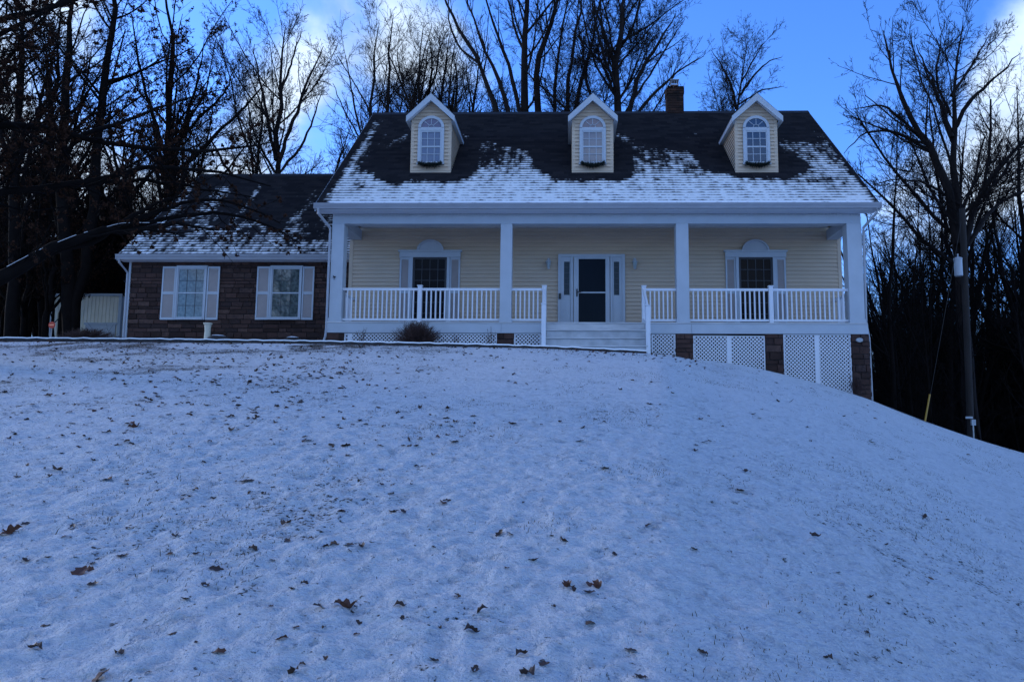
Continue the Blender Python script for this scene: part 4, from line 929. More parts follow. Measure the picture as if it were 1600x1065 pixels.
def put(k, x, y, rz, s, label, group, dz=0):
    src = PROTO[k]
    if not used[k]: o = src; used[k] = True
    else:
        o = src.copy(); C.objects.link(o)
        for ch in src.children:
            c = ch.copy(); C.objects.link(c); c.parent = o
    o.location = (x, y, gz(x, y)-.1+dz); o.rotation_euler = (0, 0, rz); o.scale = (s, s, s*rnd.uniform(.92, 1.08))
    o.name = {0: 'forest_tree', 1: 'forest_tree', 2: 'bare_tree', 3: 'bare_tree', 4: 'sapling', 5: 'sapling', 6: 'oak_tree', 7: 'oak_tree'}[k]
    tag(o, label, 'tree' if k not in (4, 5) else 'sapling', group); return o
LB = {'L': ('tall dark bare forest tree in the woods left of the garage wing', 'bare trees in the left woods'), 'R': ('tall dark bare forest tree in the woods right of the porch', 'bare trees in the right woods'), 'B': ('bare tree in the woods beyond the back of the house', 'far bare trees behind the roofs')}
def klabel(k, side):
    a = {'L': 'woods left of the garage wing', 'R': 'woods right of the porch', 'B': 'woods beyond the back of the house'}[side]
    n = 'tall slim dark bare forest tree in the ' if k < 2 else 'spreading dark bare tree in the ' if k < 4 else 'thin bare sapling in the ' if k < 6 else 'oak tree still holding dead brown leaves in the '
    w = {0: 'slim forest trees ', 1: 'spreading bare trees ', 2: 'thin saplings ', 3: 'leafy oaks '}[k//2]
    return n+a, w+'in the '+a
pr = random.Random(11)
def scatter(side, n, kinds, fx, y0, y1, s0=.85, s1=1.15, mind=1.5):
    pts = []
    tries = 0
    while len(pts) < n and tries < 4000:
        tries += 1
        y = pr.uniform(y0, y1); x = fx(y)
        if any((x-a)**2+(y-b)**2 < mind**2 for a, b in pts): continue
        if -14.2 < x < 8.6 and y < 33: continue
        if 50 < 857+x/y*1200 < 225 and y < 33: continue
        pts.append((x, y)); k = pr.choice(kinds); l, gname = klabel(k, side)
        put(k, x, y, pr.uniform(0, 6.28), pr.uniform(s0, s1), l, gname)
X_at = lambda px, y: (px-857)/1200*y
scatter('L', 56, [0, 1, 0, 1, 2, 3, 6, 7], lambda y: X_at(pr.uniform(-120, 240), y), 27, 66, .62, .85)
scatter('L', 26, [4, 5, 7], lambda y: X_at(pr.uniform(-100, 260), y), 25, 50, .8, 1.2, 1.2)
scatter('L', 9, [6, 7], lambda y: X_at(pr.uniform(230, 400), y), 35, 48, .62, .85, 2.)
scatter('L', 14, [6, 7], lambda y: X_at(pr.uniform(-60, 300), y), 25, 38, .6, .85, 2.)
scatter('B', 16, [0, 2, 3, 7], lambda y: X_at(pr.uniform(220, 540), y), 38, 60, .68, .88, 2.5)
scatter('B', 18, [0, 2, 3, 3], lambda y: X_at(pr.uniform(545, 745), y), 43, 60, .98, 1.16, 1.8)
scatter('B', 9, [2, 0, 4], lambda y: X_at(pr.uniform(760, 1080), y), 48, 62, .85, .98, 2.5)
scatter('B', 4, [2, 5], lambda y: X_at(pr.uniform(1270, 1335), y), 44, 56, .85, 1.0, 2.)
scatter('R', 66, [0, 1, 0, 2, 1, 4], lambda y: X_at(pr.uniform(1350, 1720), y), 33, 66, .86, 1.1, 1.6)
scatter('R', 30, [4, 5, 5], lambda y: X_at(pr.uniform(1350, 1680), y), 24.5, 46, .8, 1.25, 1.)
scatter('R', 24, [3, 2, 3], lambda y: X_at(pr.uniform(1380, 1650), y), 35, 54, .55, .75, 2.)
scatter('R', 12, [4, 5, 4], lambda y: X_at(pr.uniform(1355, 1420), y), 25.5, 42, .9, 1.3, .8)
# woods the windows mirror, behind the photographer
for i in range(12):
    x, y = -26+i*5+pr.uniform(-1.5, 1.5), -14-pr.uniform(0, 14); k = (0, 3, 2, 1)[i % 4]
    put(k, x, y, pr.uniform(0, 6.28), pr.uniform(.8, 1.0), 'bare tree behind the viewpoint, facing the house', 'trees across the lawn from the house')
# left foreground: twin trunk by the shed, tall trunks, overhanging oak
hero('twin_trunk_tree', 25.5, [([(115, 520), (114, 495), (109, 465), (101, 400), (95, 300), (100, 200), (108, 90), (112, 0), (118, -60)], [.29, .26, .22, .20, .18, .15, .12, .08, .04], 0), ([(115, 519), (119, 492), (129, 462), (138, 405), (148, 300), (156, 200), (165, 110), (175, 20), (180, -70)], [.22, .21, .20, .19, .17, .15, .13, .10, .05], 1.5)],
     31, LV_FAR, 'twin trunked dark tree standing in front of the cream shed', extra=.45, bark='barkblk', leaves=5000, lsize=.06)
hero('oak_tree', 28., [([(262, 500), (262, 300), (264, 200), (268, 110), (262, 30), (260, -30)], [.2, .18, .15, .12, .08, .04], 0), ([(263, 290), (285, 200), (310, 130), (320, 60)], [.1, .08, .05, .015], 1), ([(262, 250), (235, 170), (215, 90), (205, 20)], [.1, .08, .05, .02], -1), ([(264, 240), (305, 190), (350, 150), (370, 100)], [.09, .07, .04, .015], 1.)],
     32, LV_FAR, 'oak with clinging brown leaves behind the left end of the wing roof', extra=.35, bark='barkblk', leaves=11000, lsize=.065)
hero('oak_tree', 25., [([(20, 520), (24, 400), (22, 250), (30, 120), (36, 10)], [.22, .2, .17, .12, .05], 0), ([(23, 330), (50, 230), (70, 130), (80, 60)], [.1, .08, .05, .015], 1), ([(22, 300), (0, 200), (-10, 100)], [.1, .08, .02], 1)],
     33, LV_FAR, 'leafy dark oak at the far left edge of the woods', extra=.3, bark='barkblk', leaves=10000, lsize=.06)
OAKL = [(2.6, .10, .34, 42, 6, .15, .15, 4), (3.2, .1, .42, 42, 5, .2, .1, 3), (5., .1, .45, 42, 3, .22, .0, 3), (6., .1, .5, 42, 2, .2, .0, 3)]
bx, by = -11.6, 13.2; g0 = gz(bx, by)
def SP(pts, r, dy=0, Y=13.4): return ([np.array((bx, by, P(pts[0][0], pts[0][1]+25, Y)[2]))]+stem_px(pts, Y, r, dy)[0], [r[0]*1.05]+list(r))
S = [([np.array((bx, by, g0-.1)), np.array((bx, by, g0+2)), np.array((bx+.1, by+.1, g0+5)), np.array((bx+.3, by+.3, g0+8)), np.array((bx+.6, by, g0+11))], [.34, .29, .25, .18, .08]),
     SP([(-80, 475), (0, 432), (60, 398), (120, 372), (190, 352), (270, 350), (345, 356)], [.15, .13, .10, .075, .052, .035, .014], 1.5),
     SP([(-80, 325), (0, 300), (110, 290), (220, 262), (320, 262), (420, 290)], [.08, .065, .055, .04, .03, .012], 2.5),
     SP([(-80, 205), (20, 190), (120, 215), (230, 232), (330, 240), (430, 225)], [.075, .06, .05, .04, .03, .012], 2),
     SP([(-60, 48), (0, 28), (50, 20), (98, 10), (140, -3), (200, -25)], [.07, .058, .05, .042, .035, .02], .5, 11.),
     SP([(-60, -50), (60, -20), (160, -4), (235, 1)], [.05, .04, .025, .01], .5, 11.),
     SP([(-60, 80), (20, 28), (60, 50), (110, 75), (150, 105)], [.03, .022, .016, .012, .008], 1, 11.)]
S += [([P(60, 398, 14.), P(115, 388, 14.1), P(160, 372, 14.2), P(215, 330, 14.5), (P(300, 300, 15.))], [.09, .07, .05, .03, .015]),
      ([P(150, 365, 14.3), P(240, 345, 15), P(330, 330, 15.6), P(420, 345, 16), P(470, 380, 16.2)], [.05, .045, .035, .025, .012]),
      ([P(110, 290, 14.5), P(200, 280, 15.2), P(300, 290, 15.8), P(400, 310, 16.2)], [.05, .04, .025, .012]),
      ([P(120, 215, 14), P(220, 180, 15), P(300, 150, 15.5), P(360, 140, 16)], [.045, .035, .02, .01]),
      ([P(190, 352, 14.4), P(270, 320, 15), P(350, 310, 15.5), P(440, 350, 16)], [.05, .04, .025, .012])]
t = make_tree(S, 34, (bx, by, g0-.1), OAKL, leaves=32000, lsize=.055, bark='barkblk', trunk_extra=.12); t.name = 'oak_tree'
tag(t, 'near oak reaching in from the left edge, snow dusted limbs crossing before the wing roof', 'tree')
# snow lying along the tops of the two lowest limbs
def snowline(pts, Y, dy, rr, nm):
    a, r = stem_px(pts, Y, rr, dy); g = np.random.default_rng(5); q, r = resample(a, r, 60); run = []
    for i in range(61):
        if i < 60 and g.random() < .76: run.append(i); continue
        if len(run) > 1:
            w = MB(); w.tube([q[j]+np.array((0, -.25*r[j], r[j]*.96)) for j in run], [max(.004, r[j]*.035) for j in run], 5)
            o = w.build(nm, M['snow'], t); o.location = -Vector((bx, by, g0-.1))
        run = []
snowline([(0, 432), (60, 398), (120, 372), (190, 352), (270, 350), (345, 356)], 13.4, 1.5, [.13, .10, .075, .052, .035, .014], 'snow_cap')
# ------------------------------------------------------------------ distant wood, one mass nobody could count
g = np.random.default_rng(77); parts_ = []
for (x0, x1, y0, y1, n, hh) in ((-75, -14, 58, 95, 260, 11), (20, 95, 50, 100, 1700, 18), (-40, 50, 85, 110, 500, 9)):
    xs = g.uniform(x0, x1, n); ys = g.uniform(y0, y1, n); zs = gh(xs, ys); H = hh*g.uniform(.5, 1.2, n); K = 5
    p = np.stack([xs, ys, zs-.3], 1); out = [p]; d = norm(np.stack([g.normal(0, .08, n), g.normal(0, .08, n), np.ones(n)], 1))
    for i in range(K-1): d = norm(d+g.normal(size=(n, 3))*.06); out.append(out[-1]+d*(H/(K-1))[:, None])
    Pp = np.stack(out, 1); Rp = np.outer(g.uniform(.05, .16, n), np.linspace(1, .2, K)); parts_.append(tubes(Pp, Rp, 3))
    c = spawn(Pp, Rp, np.full(n, 17), .05, .26, 62, 4, .2, .15, g, .015); parts_.append(tubes(*c, 3))
    c2 = spawn(c[0], c[1], np.full(len(c[0]), 5), .1, .5, 42, 2, .2, .1, g, .012); parts_.append(tubes(*c2, 3))
V, Q_ = join(parts_); o = bpy.data.objects.new('distant_wood', raw_mesh('distant_wood', V, Q_, [M['barkfar']])); C.objects.link(o)
tag(o, 'far off leafless wood reading as one dark thicket behind the house', kind='stuff')
# undergrowth thicket between the trunks
parts_ = []
for (x0, x1, y0, y1, n, hh) in ((9.5, 40, 24, 48, 1500, 2.4), (-42, -15.5, 30, 52, 800, 2.3)):
    xs = g.uniform(x0, x1, n); ys = g.uniform(y0, y1, n); zs = gh(xs, ys); H = hh*g.uniform(.4, 1.4, n)
    p = np.stack([xs, ys, zs-.1], 1); out = [p]; d = norm(np.stack([g.normal(0, .3, n), g.normal(0, .3, n), np.ones(n)], 1))
    for i in range(4): d = norm(d+g.normal(size=(n, 3))*.14); out.append(out[-1]+d*(H/4)[:, None])
    Pp = np.stack(out, 1); Rp = np.outer(g.uniform(.008, .02, n), np.linspace(1, .3, 5)); parts_.append(tubes(Pp, Rp, 3))
    c = spawn(Pp, Rp, np.full(n, 9), .1, .5, 48, 3, .2, .2, g, .006); parts_.append(tubes(*c, 3))
V, Q_ = join(parts_); o = bpy.data.objects.new('undergrowth', raw_mesh('undergrowth', V, Q_, [M['barkblk']])); C.objects.link(o)
tag(o, 'dark tangled bare undergrowth between the woodland trunks', kind='stuff')
# ------------------------------------------------------------------ shrubs, weeds
def twig_bush(name, loc, rx, rz_, n, seed, label, cat, m='twig', up=.4, sub=5, rad=.006):
    g = np.random.default_rng(seed); az = g.uniform(0, 6.283, n); el = np.abs(g.normal(.9, .45, n)).clip(.1, 1.57)
    d = np.stack([np.cos(az)*np.cos(el), np.sin(az)*np.cos(el), np.sin(el)], 1); L = g.uniform(.7, 1.05, n); out = [np.stack([g.normal(0, rx*.15, n), g.normal(0, rx*.12, n), np.zeros(n)-.03], 1)]
    for i in range(4): d = norm(d+g.normal(size=(n, 3))*.15+np.array((0, 0, up*.12))); out.append(out[-1]+d*(L/4)[:, None]*np.array((rx, rx*.8, rz_)))
    Pp = np.stack(out, 1); Rp = np.outer(np.full(n, rad), np.linspace(1, .5, 5)); pr_ = [tubes(Pp, Rp, 4)]
    c = spawn(Pp, Rp, np.full(n, sub), .3, .35, 40, 3, .2, .1, g, .003); pr_.append(tubes(*c, 3))
    root = empty(name, loc)
    V, Q_ = join(pr_[:1]); a = bpy.data.objects.new('stems', raw_mesh('stems', V, Q_, [M[m]])); V, Q_ = join(pr_[1:]); b = bpy.data.objects.new('twigs', raw_mesh('twigs', V, Q_, [M[m]]))
    for q in (a, b): C.objects.link(q); q.parent = root
    return tag(root, label, cat)
def at_ground(px, Y): x = P(px, 530, Y)[0]; return (x, Y, gz(x, Y))
c = at_ground(652, 19.45); twig_bush('bare_shrub', (c[0], c[1], P(652, 536, 19.45)[2]-.05), .66, .62, 520, 1, 'round leafless reddish brown shrub before the porch lattice', 'shrub', sub=9)
c = at_ground(1336, 19.6); twig_bush('bare_shrub', (c[0], 19.6, c[2]), .22, .62, 70, 2, 'small dark scraggly shrub at the foot of the right end pier', 'shrub')
for i, (px, h, n, lb) in enumerate(((566, .55, 14, 'thin dry weed stems left of the round shrub'), (766, .48, 12, 'thin dry weed stems before the second lattice panel, right of the shrub'), (712, .30, 10, 'short dry weed stems just right of the round shrub'), (500, .55, 14, 'dry reddish weed stems at the right end of the stone wing wall'), (225, .32, 10, 'low dry weeds at the left corner of the stone wing wall'))):
    Y = 19.4 if px > 505 else 22.0
    twig_bush('dry_weed', (P(px, 530, Y)[0], Y, P(px, 536 if px > 505 else 531, Y)[2]-.03), .22, h, n, 10+i, lb, 'weed', up=1.2, sub=4, rad=.004)
c = at_ground(140, 22.); twig_bush('brush_pile', (c[0], 22., P(140, 528, 22)[2]-.02), .85, .34, 300, 20, 'dark low brush pile at the foot of the twin trunk tree before the shed', 'brush pile', up=0., sub=6)
# evergreen swags under the dormer windows
def swag(c, seed, label):
    g = np.random.default_rng(seed); n = 900
    u = g.uniform(-1, 1, n); x = u*.34; z = -.03-.07*(1-u*u)+g.normal(0, .022, n); y = g.normal(0, .025, n)-.01
    p = np.stack([x, y, z], 1); d = norm(g.normal(size=(n, 3))+np.array((0, -.3, 0))); L = g.uniform(.04, .09, n)[:, None]*(1.15-.5*np.abs(u))[:, None]
    Pp = np.stack([p, p+d*L*.5, p+d*L], 1); V, Q_ = tubes(Pp, np.tile(np.array([.006, .006, .002]), (n, 1)), 3)
    o = bpy.data.objects.new('evergreen_swag', raw_mesh('evergreen_swag', V, Q_, [M['green']])); C.objects.link(o); o.location = c; return tag(o, label, 'garland')
for c, s, l in zip(SW, (1, 2, 3), ('left', 'middle', 'right')): swag(c, s, 'dark evergreen swag hanging under the window of the %s dormer' % l)
# ------------------------------------------------------------------ path with its edging
px_line = [(-900, 520), (0, 527), (250, 529), (500, 532.3), (700, 536), (850, 540), (1010, 547.5)]
yy0 = 17.8; pts = [P(a, b, yy0) for a, b in px_line]; xs = [p[0] for p in pts]; zs = [p[2] for p in pts]
w = MB(); w2 = MB(); N_ = 120; prev = None
for i in range(N_+1):
    x = xs[0]+(xs[-1]-xs[0])*i/N_; z = np.interp(x, xs, zs)+.006*math.sin(i*2.1)
    if prev:
        x0, z0 = prev
        w.add([(x0, yy0+.05, z0-.012), (x, yy0+.05, z-.012), (x, yy0+1.25, z-.01), (x0, yy0+1.25, z0-.01), (x0, yy0+1.25, z0-.4), (x, yy0+1.25, z-.4)], [(0,1,2,3), (3,2,5,4)])
        w2.add([(x0, yy0, z0-.3), (x, yy0, z-.3), (x, yy0, z), (x0, yy0, z0), (x, yy0+.05, z), (x0, yy0+.05, z0)], [(0,1,2,3), (3,2,4,5)])
    prev = (x, z)
tag(w.build('path', M['snow']), kind='structure')
M['edge'] = mat('snow_dusted_edging', (.045, .042, .045), .8, .5, 5)
ed = tag(w2.build('edging_board', M['edge']), 'long dark edging board along the snowy walk at the top of the lawn', 'edging')
w = MB(); prev = None
for i in range(N_*2+1):
    x = xs[0]+(xs[-1]-xs[0])*i/N_/2; z = np.interp(x, xs, zs)+.014+.01*math.sin(i*1.7)*math.sin(i*.37)
    if prev: w.add([(prev[0], yy0-.012, prev[1]-.03), (x, yy0-.012, z-.03), (x, yy0-.005, z), (prev[0], yy0-.005, prev[1]), (x, yy0+.3, z+.004), (prev[0], yy0+.3, prev[1]+.004)], [(0,1,2,3), (3,2,4,5)])
    prev = (x, z)
w.build('snow_cap', M['snow'], ed)
# ------------------------------------------------------------------ shed
YS = 30.; xs0, xs1 = P(79, 500, YS)[0], P(188, 500, YS)[0]; zt = P(188, 459.5, YS)[2]; g0 = gz(xs0, YS)
shed = empty('shed', ((xs0+xs1)/2, YS, g0)); tag(shed, 'cream ribbed shed with white corner trim and white roll up door beyond the wing', 'shed')
SLc = -Vector(shed.location)
def sp_(mb, n, m, p=None):
    o = mb.build(n, m, p or shed)
    if p is None: o.location = SLc
    return o
w = MB()
x = xs0
while x < xs1-.02:
    e = min(x+.15, xs1); w.add([(x, YS, g0-.1), (e-.03, YS, g0-.1), (e-.03, YS, zt), (x, YS, zt), (e-.015, YS+.02, g0-.1), (e-.015, YS+.02, zt), (e, YS, g0-.1), (e, YS, zt)], [(0,1,2,3), (1,4,5,2), (4,6,7,5)]); x += .15
y = YS
while y < YS+3.5:
    h1, h2 = zt-(y-YS)*.16, zt-(y+.12-YS)*.16; w.add([(xs1, y, g0-.1), (xs1, y+.11, g0-.1), (xs1, y+.11, h2), (xs1, y, h1), (xs1-.02, y+.13, g0-.1), (xs1-.02, y+.13, h2), (xs1, y+.15, g0-.1), (xs1, y+.15, h2)], [(0,1,2,3), (1,4,5,2), (4,6,7,5)]); y += .15
w.box(xs0+.01, xs1-.03, YS+.03, YS+3.5, g0-.1, zt-.6); sp_(w, 'shed_wall', M['shedcream'])
w = MB(); w.box(xs0-.01, xs0+.10, YS-.03, YS-.003, g0-.1, zt-.08); w.box(xs1-.10, xs1+.02, YS-.03, YS-.003, g0-.1, zt-.08); w.box(xs1+.003, xs1+.02, YS-.002, YS+.10, g0-.1, zt-.09)
w.box(xs0-.02, xs1+.03, YS-.04, YS-.004, zt-.079, zt+.04); sp_(w, 'corner_trim', M['white'])
w = MB(); w.prismx([(YS-.06, zt+.041), (YS+3.6, zt+.041-.6), (YS+3.6, zt-.03-.6), (YS-.003, zt-.03)], xs0-.05, xs1+.05); sp_(w, 'shed_roof', M['roofdark'])
w = MB(); d0, d1 = P(134, 510, YS)[0], P(181, 510, YS)[0]; dt = P(160, 507.5, YS)[2]
z = g0; k = 0
while z < dt-.05: w.box(d0, d1, YS-.03, YS-.005, z+.006, min(z+.42, dt)); z += .43
w.box(d0-.06, d1+.06, YS-.045, YS-.004, dt+.002, dt+.09); sp_(w, 'roll_up_door', M['white'])
# ------------------------------------------------------------------ small yard things
c = P(81, 507.5, 19.4); w = MB(); w.lathe((0, 0, 0), [(-.006, .087), (.006, .087)], 24); w.v = [(a, b_, z) for a, z, b_ in [(v[0], v[1], v[2]) for v in w.v]]
sg = empty('round_sign', (c[0], c[1], P(81, 507.5, 19.4)[2]-.62)); tag(sg, 'small round orange sign on a thin stake at the far left of the walk', 'sign')
o = w.build('sign_disc', M['orange'], sg); o.location = (0, 0, .62)
MB().box(-.055, .055, -.010, -.0065, -.012, .012).build('sign_lettering', M['palebar'], sg).location = (0, 0, .62)
MB().tube([(0, .014, -.1), (0, .014, .66)], .007, 6).build('stake', M['metal'], sg)
c = P(323.5, 531, 20.6); g0 = P(323, 536, 20.6)[2]; zt = P(323, 504.5, 20.6)[2]-g0
pt = empty('garden_pedestal', (c[0], c[1], g0)); tag(pt, 'cream tapering garden pedestal with a flared top before the left wing window', 'pedestal')
MB().lathe((0, 0, 0), [(0, .12), (.03, .12), (.05, .085), (zt*.6, .075), (zt-.06, .088)], 16).build('shaft', M['pot'], pt, smooth=False)
MB().lathe((0, 0, 0), [(zt-.06, .09), (zt-.03, .115), (zt, .118), (zt, .10), (zt-.02, .08)], 16).build('rim', M['pot'], pt)
def rock(px, py, Y, rx, rz_, seed, label):
    g = np.random.default_rng(seed); n, m_ = 18, 8; c = P(px, py, Y); w = MB(); w2 = MB()
    for mb, s, lo in ((w, 1., 0), (w2, 1.05, 4)):
        vs = []; fs = []
        for i in range(lo, m_+1):
            e = i/m_*math.pi/2
            for k in range(n):
                a_ = 2*math.pi*k/n; q = s*(1+.12*math.sin(3*a_+seed)+.08*math.sin(5*a_+i)); vs.append((rx*q*math.cos(a_)*math.cos(e), rx*.7*q*math.sin(a_)*math.cos(e), rz_*s*math.sin(e)+(.01 if s > 1 else 0)))
        for i in range(m_-lo):
            for k in range(n): fs.append((i*n+k, i*n+(k+1) % n, (i+1)*n+(k+1) % n, (i+1)*n+k))
        mb.add(vs, fs)
    r = empty('garden_rock', (c[0], Y, c[2])); w.build('stone', M['stonemortar'], r, smooth=True); w2.build('snow_cap', M['snow'], r, smooth=True); return tag(r, label, 'rock')
rock(340, 529.5, 20.4, .28, .10, 1, 'low snow capped rock beside the cream pedestal'); rock(457, 532, 20.4, .22, .10, 2, 'low snow capped rock below the right wing window')
# ------------------------------------------------------------------ utility pole
YP = 23.; b = P(1518, 700, YP); tp = P(1503.5, 326, YP); zb = gz(b[0], YP)
up_ = empty('utility_pole', (b[0], YP, zb)); tag(up_, 'weathered wooden utility pole at the edge of the right woods', 'utility pole')
rel = lambda p: (p[0]-b[0], p[1]-YP, p[2]-zb)
pts = [(-.0, 0, -.3)]+[rel(tuple(np.array(b)*(1-t)+np.array(tp)*t)) for t in np.linspace(0.05, 1, 12)]
w = MB(); w.tube(pts, list(np.linspace(.100, .088, 13)), 14); w.build('pole_shaft', M['pole'], up_, smooth=False)
c = rel(P(1499, 417, YP-.1)); w = MB(); w.lathe((c[0]-.03, c[1], c[2]-.28), [(0, .10), (.02, .115), (.50, .115), (.52, .125), (.55, .12), (.58, .05)], 16); w.tube([(c[0]-.03, c[1], c[2]+.28), (c[0]-.03, c[1], c[2]+.40)], .02, 6); w.build('transformer', M['xformer'], up_)
c = rel(P(1520.5, 660, YP-.16)); w = MB(); w.box(c[0]-.06, c[0]+.06, c[1]-.04, c[1]+.04, c[2]-.08, c[2]+.09); w.tube([(c[0], c[1]+.02, c[2]-.08), (c[0], c[1]+.02, c[2]-.9)], .02, 6); w.build('meter_box', M['metal'], up_)
c = rel(P(1514, 652, YP-.16)); w = MB(); w.box(c[0]-.10, c[0]+.10, c[1]-.02, c[1]+.01, c[2]-.03, c[2]+.03); w.build('pole_band', M['metal'], up_)
a_ = P(1489, 400, YP); e_ = P(1444, 664, YP-1.4)
gw = empty('guy_wire', (e_[0], YP-1.4, e_[2])); tag(gw, 'steel guy wire with a yellow plastic guard left of the utility pole', 'guy wire')
top_ = np.array(P(1504, 335, YP)); v_ = (top_-e_)
MB().tube([(0, 0, -.1), tuple(v_)], .006, 5).build('cable', M['black'], gw)
f_ = P(1452.5, 625, YP-1.3)-e_
MB().tube([(0, 0, -.02), tuple(v_*.135)], .026, 8).build('guy_guard', M['yellow'], gw)
# ------------------------------------------------------------------ fallen leaves
def leaf_mesh(seed, curl, m):
    g = random.Random(seed); n = 26; out = []
    for i in range(n):
        t = i/n*2*math.pi; u = (1-math.cos(t))/2 if False else .5-.5*math.cos(t); side = 1 if math.sin(t) >= 0 else -1
        wd = math.sin(math.pi*min(1, u*1.02))**.7*.30*(.84+.24*math.cos(u*17+seed)+.1*g.random()); out.append((u-.5, side*max(.0, wd)*(0 if i in (0, n//2) else 1)))
    V = []; F_ = []
    for x, y in out: V.append((x, y, curl*(y*y*1.3)+.16*curl*x*x+.05*math.sin(7*x+seed)*curl+g.uniform(-.02, .02)))
    mid = [(-.5+i/13., 0, .16*curl*(-.5+i/13.)**2+.05*math.sin(7*(-.5+i/13.)+seed)*curl-.02) for i in range(14)]
    o = len(V); V += mid
    for i in range(n):
        j = (i+1) % n; a = o+min(13, int(round((out[i][0]+.5)*13))); b_ = o+min(13, int(round((out[j][0]+.5)*13)))
        F_.append((i, j, a) if a == b_ else (i, j, b_, a))
    V += [(-.5, -.008, 0), (-.5, .008, 0), (-.78, 0, .12*curl), (-.78, .008, .12*curl)]; k = len(V)-4; F_.append((k, k+1, k+3, k+2))
    me = bpy.data.meshes.new('fallen_leaf'); me.from_pydata(V, [], F_); me.materials.append(m); return me
LM = [leaf_mesh(s, c, LEAFM[k]) for s, c, k in ((1, .9, 0), (2, 1.8, 1), (3, .4, 2), (4, 2.6, 0), (5, 1.2, 2), (6, -1.2, 1), (7, 2.2, 2), (8, .7, 0))]
LG = {0: 'russet oak leaf lying on the snowy lawn', 1: 'pale tan curled leaf lying on the snowy lawn', 2: 'dark sodden leaf half sunk in the snow of the lawn'}
KIND = [0, 1, 2, 0, 2, 1, 2, 0]
lr = random.Random(5)
def put_leaf(x, y, k, s, label=None, tilt=.2, lift=.004):
    o = bpy.data.objects.new('fallen_leaf', LM[k]); C.objects.link(o); o.location = (x, y, gz(x, y)+lift+(0 if abs(tilt) < .6 else .02)); o.scale = (s, s, s)
    o.rotation_euler = (lr.gauss(0, tilt), lr.gauss(0, tilt), lr.uniform(0, 6.28)); tag(o, label or LG[KIND[k]], 'leaf', None if label else {0: 'russet leaves scattered on the lawn', 1: 'tan leaves scattered on the lawn', 2: 'dark leaves scattered on the lawn'}[KIND[k]]); return o
HERO = [(88, 734, .15, 1), (168, 750, .13, 0), (203, 662, .17, 0), (210, 668, .15, 3), (385, 752, .14, 2), (447, 819, .12, 1), (125, 896, .15, 0), (500, 950, .10, 2), (540, 949, .14, 3), (545, 712, .12, 2), (692, 786, .12, 0), (710, 691, .14, 2), (780, 836, .10, 4), (797, 835, .09, 2), (945, 732, .15, 2), (1100, 692, .13, 2), (1157, 767, .14, 2), (1273, 839, .12, 6), (1165, 737, .12, 4), (1458, 905, .12, 5),
        (752, 955, .09, 6), (737, 987, .10, 6), (923, 973, .11, 5), (886, 916, .10, 3), (893, 921, .08, 6), (920, 914, .09, 0), (934, 917, .10, 3), (921, 928, .08, 4), (815, 1023, .08, 6), (545, 852, .10, 2), (565, 854, .08, 6), (306, 866, .07, 4), (155, 1061, .11, 0), (18, 832, .14, 3), (8, 836, .10, 0), (40, 877, .08, 4), (338, 891, .10, 2), (440, 999, .08, 0), (1085, 859, .08, 2), (985, 1018, .07, 2), (862, 839, .06, 2), (880, 845, .10, 4), (735, 833, .05, 2),
        (362, 672, .14, 1), (650, 697, .10, 4), (540, 697, .13, 2), (615, 800, .10, 4), (630, 800, .08, 2), (960, 868, .07, 4), (1310, 895, .07, 2), (1360, 934, .09, 4), (1355, 990, .06, 4), (1445, 808, .10, 4), (1480, 812, .09, 2), (1388, 766, .08, 4), (1360, 688, .12, 2), (742, 1048, .07, 4), (825, 1055, .12, 6), (848, 1040, .08, 2), (800, 663, .12, 4), (1098, 1022, .06, 4), (40, 820, .09, 2), (1190, 640, .12, 2), (1015, 632, .12, 4), (930, 655, .10, 2), (1095, 655, .12, 0), (875, 660, .1, 4), (905, 690, .14, 2)]
nleaf = 0
for px, py, s, k in HERO:
    p = ground_hit(px, py)
    if p is None: continue
    put_leaf(p[0], p[1], k, s*.82, tilt=.2, lift=.006); nleaf += 1
far = []
for i in range(5200):
    py = 545+abs(lr.gauss(0, 1))*105 if lr.random() < .7 else lr.uniform(545, 1060)
    px = lr.uniform(-30, 1630) if lr.random() < .5 else lr.uniform(-30, 760)
    if py > 1064: continue
    dens = (1.0 if py < 600 else .5 if py < 700 else .22)*(1. if px < 700 else .55 if px < 1100 else .42)
    cl = float(fbm(np.array([px*.012+3]), np.array([py*.03]), 31)[0]); dens *= .22+.50*smooth(.40, .62, np.array([cl]))[0]
    if lr.random() > dens: continue
    p = ground_hit(px, py)
    if p is None or p[1] > 20.2 or (p[1] > 17.7 and p[0] < 2.3): continue
    k = lr.choice([0, 2, 4, 6, 2, 4, 1, 5, 7]); s = lr.uniform(.035, .10)*(1. if p[1] > 8 else .75)
    far.append((p[1]/s, p[0], p[1], k, s))
# a line of drifted leaves along the edging
for i in range(560):
    x = lr.uniform(-14, .5) if lr.random() < .8 else lr.uniform(.5, 3); y = 17.75-abs(lr.gauss(0, 1))*1.3; far.append((y/.07, x, y, lr.choice([2, 4, 6, 0]), lr.uniform(.05, .10)))
far.sort()
for d, x, y, k, s in far[:300-nleaf]: put_leaf(x, y, k, s)
rest = far[300-nleaf:]; Vl = []; Fl = []; ml = []
for d, x, y, k, s in rest:
    me = LM[k]; a = lr.uniform(0, 6.28); tx, ty = lr.gauss(0, .25), lr.gauss(0, .25); z = gz(x, y)+.005; o_ = len(Vl); ca, sa = math.cos(a), math.sin(a)
    for v in me.vertices: q = v.co*s; X1 = q.x*ca-q.y*sa; Y1 = q.x*sa+q.y*ca; Vl.append((x+X1, y+Y1, z+q.z+tx*X1+ty*Y1+.35*abs(tx)*s))
    for f in me.polygons: Fl.append(tuple(i+o_ for i in f.vertices)); ml.append(KIND[k])
me = bpy.data.meshes.new('leaf_litter'); me.from_pydata(Vl, [], Fl)
